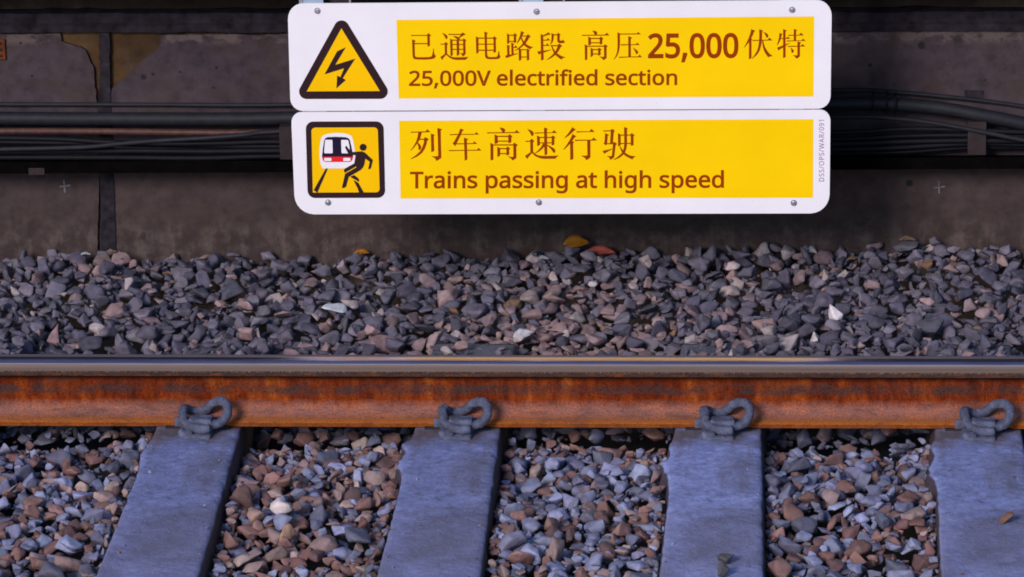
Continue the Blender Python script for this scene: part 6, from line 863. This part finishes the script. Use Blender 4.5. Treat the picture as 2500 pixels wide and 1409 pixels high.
G = .005
GX0, GX1, GY0, GY1 = -1.72, 1.66, -1.26, 1.448
NX, NY = int((GX1 - GX0) / G), int((GY1 - GY0) / G)
gx = GX0 + (np.arange(NX) + .5) * G
gy = GY0 + (np.arange(NY) + .5) * G
XX, YY = np.meshgrid(gx, gy, indexing='ij')
lump = 0.010 * np.sin(XX * 5.1 + 1.0) * np.sin(YY * 6.3 + .4) + .006 * np.sin(XX * 13 + YY * 9)
T = np.where(YY < 0, -.040 + .028 * np.clip((-YY - .03) / .40, 0, 1), np.interp(YY, [.14, .5, .75, 1.25, 1.45], [-.045, -.022, -.006, .004, .016]) + .010 * np.clip((XX + .9) / 2.2, 0, 1) + .024 * np.clip((XX + .35) / 1.4, 0, 1) * np.clip((YY - 1.05) / .3, 0, 1)) + lump * np.where(YY < 0, .6, 1.0)
LIM = T + .018
LIM = np.where((YY > -.03) & (YY < .18), -.024, LIM)
H = T - .050
BLOCK = np.zeros_like(H, dtype=bool)
ENDS = np.zeros_like(H, dtype=bool)
for i in range(-1, 6):
    x = X0 + (i - 1) * SPX
    if i > 4: continue
    ww = .110 + .0125 * np.clip(-YY, 0, 1)
    on = (np.abs(XX - x) < ww + .004) & (YY < .662)
    BLOCK |= on & (YY < .40)
    H = np.where(on & (YY >= .40), np.maximum(H, -.006), H)
    ENDS |= on & (YY >= .46)
    LIM = np.where(on & (YY >= .40), .046, LIM)
    T = np.where(on & (YY >= .50), T + .020, T)
S_LIST = []

def rand_rot(flat):
    q = rng.normal(size=4)
    if flat:
        ax = rng.normal(size=2)
        tilt = abs(rng.normal(0, .5))
        a = rng.uniform(0, 2 * math.pi)
        Rz = Matrix.Rotation(a, 3, 'Z')
        Rt = Matrix.Rotation(tilt, 3, Vector((ax[0], ax[1], 0)).normalized())
        return np.array(Rt @ Rz)
    q /= np.linalg.norm(q)
    w_, x_, y_, z_ = q
    return np.array([[1 - 2 * (y_ * y_ + z_ * z_), 2 * (x_ * y_ - z_ * w_), 2 * (x_ * z_ + y_ * w_)], [2 * (x_ * y_ + z_ * w_), 1 - 2 * (x_ * x_ + z_ * z_), 2 * (y_ * z_ - x_ * w_)], [2 * (x_ * z_ - y_ * w_), 2 * (y_ * z_ + x_ * w_), 1 - 2 * (x_ * x_ + y_ * y_)]])

def try_drop(k, s, Rm, x, y, force=False):
    hv2, hf, pn, pd, V, Fc = LIB[k]
    P = (hv2 * s) @ Rm.T
    i0, i1 = int((x + P[:, 0].min() - GX0) / G), int((x + P[:, 0].max() - GX0) / G) + 1
    j0, j1 = int((y + P[:, 1].min() - GY0) / G), int((y + P[:, 1].max() - GY0) / G) + 1
    if i0 < 0 or j0 < 0 or i1 > NX or j1 > NY: return None
    n = pn @ Rm.T
    d = pd * s
    X = XX[i0:i1, j0:j1] - x
    Y = YY[i0:i1, j0:j1] - y
    up_ = n[:, 2] > 1e-4
    dn_ = n[:, 2] < -1e-4
    if not up_.any() or not dn_.any() or X.size == 0: return None
    top = ((d[up_] - X[..., None] * n[up_, 0] - Y[..., None] * n[up_, 1]) / n[up_, 2]).min(-1)
    bot = ((d[dn_] - X[..., None] * n[dn_, 0] - Y[..., None] * n[dn_, 1]) / n[dn_, 2]).max(-1)
    ins = top > bot
    if not ins.any(): return None
    if not force and (BLOCK[i0:i1, j0:j1] & ins).any(): return None
    Hs = H[i0:i1, j0:j1]
    z = (Hs - bot)[ins].max() - .0045
    if not force and ((z + top - LIM[i0:i1, j0:j1])[ins].max() > 0): return None
    hole = (z + top)[ins].mean() - T[i0:i1, j0:j1][ins].mean()
    return (hole, z, top, ins, i0, i1, j0, j1)

def commit(k, s, Rm, x, y, res, special=None):
    hole, z, top, ins, i0, i1, j0, j1 = res
    Hs = H[i0:i1, j0:j1]
    np.copyto(Hs, np.maximum(Hs, z + top), where=ins)
    S_LIST.append([k, s, Rm, (x, y, z), special])

free = (~BLOCK) & ~((YY > .04) & (YY < .12))
free_idx = np.argwhere(free)
def fill(count, smin, smax, mean, K, sig=.30):
    pos = free_idx[rng.integers(0, len(free_idx), count * K)]
    for a in range(count):
        best = None
        s = float(np.clip(rng.lognormal(math.log(mean), sig), smin, smax))
        k = int(rng.integers(0, len(LIB)))
        for b in range(K):
            ij = pos[a * K + b]
            x, y = gx[ij[0]], gy[ij[1]]
            if H[ij[0], ij[1]] > T[ij[0], ij[1]] + .004: continue
            Rm = rand_rot(rng.random() < .65)
            r = try_drop(k, s, Rm, x, y)
            if r and (best is None or r[0] < best[0][0]): best = (r, Rm, x, y)
        if best: commit(k, s, best[1], best[2], best[3], best[0])
fill(2400, .034, .086, .055, 4)
fill(2800, .028, .074, .046, 4)
fill(3200, .016, .050, .030, 5)
fill(3200, .010, .026, .017, 4)
# stones lying over the sleeper ends
free_idx = np.argwhere(ENDS & (YY > .50))
fill(170, .018, .052, .034, 2)
# small stones packed against the sleeper sides and the rail foot
near = np.zeros_like(BLOCK)
for d in range(1, 7):
    near[d:] |= BLOCK[:-d]; near[:-d] |= BLOCK[d:]
free_idx = np.argwhere((near & ~BLOCK & (YY < .02)) | ((YY > -.07) & (YY < .0) & ~BLOCK))
fill(1500, .016, .040, .026, 4)
fill(900, .010, .022, .015, 4)

# single stones that stand out, dropped last
SPECIAL = [
 ((.03, .753), .072, (.46, .44, .47), 'pale grey stone lying behind the rail below the middle of the sign'),
 ((-.472, .901), .084, (.60, .62, .66), 'largest white stone lying in the ballast below the left half of the sign'),
 ((.861, .873), .064, (.66, .57, .58), 'pinkish white blocky stone in the ballast below the right end of the sign'),
 ((.805, .750), .052, (.48, .42, .43), 'smaller pale cube-shaped stone beside the pinkish white blocky stone'),
 ((.208, 1.172), .060, (.40, .35, .35), 'narrow whitish stone standing upright in the ballast under the sign'),
 ((.348, 1.238), .066, (.30, .23, .23), 'flat pink stone with an ochre edge lying near the wall under the sign'),
 ((-1.065, .700), .032, (.46, .42, .34), 'small cream stone just behind the rail at the left'),
 ((.836, 1.143), .050, (.30, .22, .21), 'long pinkish stone lying halfway to the wall below the right end of the sign'),
 ((-.470, -.585), .080, (.60, .50, .48), 'palest pinkish stone in the bed between the two left sleepers'),
 ((-.440, -.700), .070, (.36, .20, .13), 'wet rust-orange stone in front of the palest stone between the left sleepers'),
 ((-.535, -.590), .078, (.34, .20, .16), 'big pinkish brown stone against the leftmost sleeper')]
for (x, y), s, c, lab in SPECIAL:
    for _ in range(40):
        k = int(rng.integers(0, len(LIB)))
        Rm = rand_rot(True)
        r = try_drop(k, s, Rm, x + rng.normal() * .004, y + rng.normal() * .004, True)
        if r: commit(k, s, Rm, x, y, r, (c, lab)); break
# grit and chips scattered along the sleeper edges
for i in range(1, 5):
    x0s = X0 + (i - 1) * SPX
    for a in range(16):
        k = int(rng.integers(0, len(LIB))); s = float(rng.uniform(.005, .012)); Rm = rand_rot(True)
        yy = float(rng.uniform(-1.05, -.10))
        side = -1 if rng.random() < .5 else 1
        xx = x0s + side * (.098 + .0125 * -yy - abs(float(rng.normal(0, .022))))
        z = -.006 - ((LIB[k][0] * s) @ Rm.T)[:, 2].min() - .0012
        S_LIST.append([k, s, Rm, (xx, yy, z), None])
# stones on the sleepers
SLTOP = -.006
def on_sleeper(x, y, s, c, lab, k):
    hv2 = LIB[k][0]
    Rm = rand_rot(True)
    z = SLTOP - ((hv2 * s) @ Rm.T)[:, 2].min() - .0015
    S_LIST.append([k, s, Rm, (x, y, z), (c, lab)])
on_sleeper(.594, -.905, .058, (.075, .07, .078), 'dark grey angular stone on the near end of the third sleeper', 3)
on_sleeper(.590, -1.000, .050, (.070, .065, .072), 'dark stone at the bottom edge of the picture on the third sleeper', 8)
on_sleeper(1.249, -.645, .052, (.17, .085, .055), 'rust-brown stone lying alone on the rightmost sleeper', 12)
print('stones', len(S_LIST))

def palette(x, y):
    f = noise.noise(Vector((x * 2.3, y * 2.3, 1.7)))
    u = random.random()
    def j(c, a=.24):
        k = 1 + random.uniform(-a, a)
        return tuple(max(.01, v * k * (1 + random.uniform(-.035, .035))) for v in c)
    if y > .14:
        brown = .13 + .72 * math.exp(-(((x - .12) / .30) ** 2 + ((y - .82) / .26) ** 2)) + .10 * f
        if u < brown: return ('pinkish brown', j(random.choice([(.215, .142, .150), (.275, .180, .178), (.165, .110, .118)])))
        if u > .965: return ('pale pink', j((.33, .265, .265)))
        if u > .958: return ('ochre', j((.17, .095, .055)))
        return ('blue-grey', j(random.choice([(.090, .080, .112), (.112, .098, .132), (.066, .060, .087), (.136, .118, .148)])))
    brown = .36 + .3 * f + (.26 if -.62 < x < -.18 else 0)
    if u < brown: return ('rust-brown', j(random.choice([(.185, .092, .082), (.240, .128, .112), (.130, .070, .068), (.255, .168, .162)])))
    if u > .965: return ('pale pink', j((.33, .235, .21)))
    return ('blue-grey', j(random.choice([(.142, .141, .212), (.185, .187, .285), (.105, .103, .152), (.24, .245, .37)])))

cols, names = [], []
for st in S_LIST:
    if st[4]: cols.append(st[4][0]); names.append(None)
    else:
        n_, c = palette(st[3][0], st[3][1]); cols.append(c); names.append(n_)

# which stones show largest from where the photograph was taken
bv, bf, owner = [], [], []
def add_poly(vs, fs, who):
    b = len(bv)
    bv.extend(vs)
    for f in fs:
        bf.append([b + q for q in f]); owner.append(who)
for n_, st in enumerate(S_LIST):
    k, s, Rm, p, _ = st
    add_poly(((LIB[k][0] * s) @ Rm.T + np.array(p)).tolist(), LIB[k][1], n_)
BOXF = [(0, 1, 3, 2), (4, 6, 7, 5), (0, 4, 5, 1), (2, 3, 7, 6), (0, 2, 6, 4), (1, 5, 7, 3)]
def occ(x0, x1, y0, y1, z0, z1):
    add_poly([(x, y, z) for x in (x0, x1) for y in (y0, y1) for z in (z0, z1)], BOXF, -1)
occ(-3, 3, 0, .14, 0, .015); occ(-3, 3, .035, .105, .12, .159); occ(-3, 3, .062, .078, 0, .15)
occ(-.55, .83, .95, .96, .26, .84)
for i in range(0, 5): occ(X0 + (i - 1) * SPX - .115, X0 + (i - 1) * SPX + .115, -1.9, .66, -.2, -.006)
tree = BVHTree.FromPolygons(bv, bf)
hits = np.zeros(len(S_LIST), int)
RW, RH = 512, 288
for iy in range(RH):
    for ix in range(RW):
        px = (ix + .5) / RW * 2500 - 1250
        py = 704.5 - (iy + .5) / RH * 1409
        d = (F_ * _c['f'] + R_ * px + U_ * py).normalized()
        h = tree.ray_cast(CAM, d)
        if h[2] is not None and owner[h[2]] >= 0:
            hits[owner[h[2]]] += 1
order = np.argsort(-hits)
n_special = sum(1 for st in S_LIST if st[4])
chosen = [int(i) for i in order if not S_LIST[i][4]][:300 - n_special]
solo = set(chosen) | {i for i, st in enumerate(S_LIST) if st[4]}

def zone(x, y):
    if y < .14:
        e = [X0 + i * SPX for i in range(4)]
        where = ('left of the leftmost sleeper', 'between the first and second sleepers from the left', 'between the second and third sleepers from the left', 'between the third and fourth sleepers from the left', 'right of the fourth sleeper')[sum(x > v for v in e)]
        return where
    col = 'left of the sign' if x < -.62 else 'right of the sign' if x > .84 else 'below the left half of the sign' if x < .12 else 'below the right half of the sign'
    return ('close behind the rail, ' if y < .92 else 'towards the wall, ') + col

def stone_mesh(name, ids, origin):
    Vs, Fs, Cs, b = [], [], [], 0
    for i in ids:
        k, s, Rm, p, _ = S_LIST[i]
        V = (LIB[k][4] * s) @ Rm.T + (np.array(p) - origin)
        Vs.append(V); Fs.append(LIB[k][5] + b); b += len(V)
        Cs.append(np.tile(np.array([*cols[i], 1.0]), (len(V), 1)))
    V = np.concatenate(Vs); Fc = np.concatenate(Fs); Cc = np.concatenate(Cs)
    me = bpy.data.meshes.new(name)
    me.vertices.add(len(V)); me.vertices.foreach_set('co', V.ravel())
    me.loops.add(Fc.size); me.loops.foreach_set('vertex_index', Fc.ravel().astype(np.int32))
    me.polygons.add(len(Fc)); me.polygons.foreach_set('loop_start', np.arange(0, Fc.size, 3, dtype=np.int32))
    me.update(calc_edges=True)
    at = me.attributes.new('tint', 'FLOAT_COLOR', 'POINT')
    at.data.foreach_set('color', Cc.astype(np.float32).ravel())
    return me

for i in sorted(solo):
    k, s, Rm, p, sp = S_LIST[i]
    me = stone_mesh('ballast_stone', [i], np.array(p))
    o = link('ballast_stone', me, STONE, None, p)
    if sp:
        tag(o, sp[1], 'stone', 'single stones that stand out')
    else:
        size = 'large' if hits[i] > 150 else 'medium'
        lab = f'{size} {names[i]} ballast stone {zone(p[0], p[1])}'
        tag(o, lab, 'stone', lab)
rest = [i for i in range(len(S_LIST)) if i not in solo and (hits[i] > 0 or S_LIST[i][3][2] > -.085)]
o = link('ballast_gravel', stone_mesh('ballast_gravel', rest, np.zeros(3)), STONE)
tag(o, 'bed of smaller grey and brown crushed stones around the rail and sleepers', 'gravel', None, 'stuff')
print('solo', len(solo), 'rest', len(rest), 'smallest solo px', hits[chosen[-1]])

# ------------------------------------------------------------------ leaves and scraps along the foot of the wall
def surface(x, y):
    i, j = int((x - GX0) / G), int((y - GY0) / G)
    return float(H[max(0, i - 2):i + 3, max(0, j - 2):j + 3].max())
def leaf(x, y, L, Wd, rot, tilt, mat, label, curl=.5, name='fallen_leaf', cat='leaf'):
    bm = bmesh.new()
    n = 9
    rows = []
    for a in range(n + 1):
        t = a / n
        wd = Wd * (math.sin(math.pi * t ** .8) ** .9 if 0 < t < 1 else 0.02)
        row = []
        for b in range(-2, 3):
            u = b / 2
            z = curl * wd * (u * u) * .5 + .10 * L * math.sin(t * 3.0) + .004 * noise.noise(Vector((t * 6, u * 3, x * 9)))
            row.append(bm.verts.new(((t - .5) * L, u * wd * .5, z)))
        rows.append(row)
    for a, b in zip(rows, rows[1:]):
        for k in range(4): bm.faces.new((a[k], a[k + 1], b[k + 1], b[k]))
    bmesh.ops.solidify(bm, geom=bm.faces, thickness=.0006)
    M = Matrix.Rotation(rot, 4, 'Z') @ Matrix.Rotation(tilt, 4, 'X')
    bm.transform(M)
    zmin = min(v.co.z for v in bm.verts)
    o = obj(name, bm, mat, loc=(x, y, surface(x, y) - zmin - .002), smooth=True)
    tag(o, label, cat, 'leaves and scraps at the wall foot')
LEAF_O = mat_simple('ochre_leaf', (.55, .22, .010), .55, var=.3, nscale=60)
LEAF_R = mat_simple('red_leaf', (.55, .12, .085), .55, var=.3, nscale=60)
LEAF_B = mat_simple('tan_leaf', (.33, .21, .13), .6, var=.3, nscale=60)
PAPER = mat_simple('white_scrap', (.50, .50, .55), .7, var=.15, nscale=60)
leaf(.150, 1.392, .074, .040, .22, .75, LEAF_O, 'curled ochre leaf leaning on stones at the wall under the sign')
leaf(.218, 1.396, .086, .034, -.04, .65, LEAF_R, 'red and pink curled leaf beside the ochre leaf under the sign')
leaf(-.448, 1.415, .046, .022, .2, .5, LEAF_O, 'small orange-brown leaf at the wall below the left part of the sign')
leaf(.061, 1.350, .034, .014, -.15, .5, PAPER, 'thin pinkish white sliver left of the curled ochre leaf')
leaf(.780, 1.390, .026, .026, .5, .9, PAPER, 'crumpled white scrap at the wall below the right end of the sign', 1.2, 'paper_scrap', 'scrap')
leaf(.800, 1.375, .030, .022, -.4, .5, PAPER, 'flatter white scrap touching the crumpled white scrap', 1.2, 'paper_scrap', 'scrap')
leaf(.912, 1.345, .044, .012, .5, .5, LEAF_B, 'narrow tan leaf on a round stone right of the sign')
leaf(-1.212, 1.370, .030, .012, .0, .5, PAPER, 'white sliver by the dark wall joint, left of another sliver')
leaf(-1.141, 1.372, .030, .012, .1, .5, LEAF_B, 'tan sliver by the dark wall joint, right of another sliver')
leaf(1.062, 1.405, .046, .018, .0, .45, LEAF_B, 'pale brown leaf against the wall at the right of the picture')
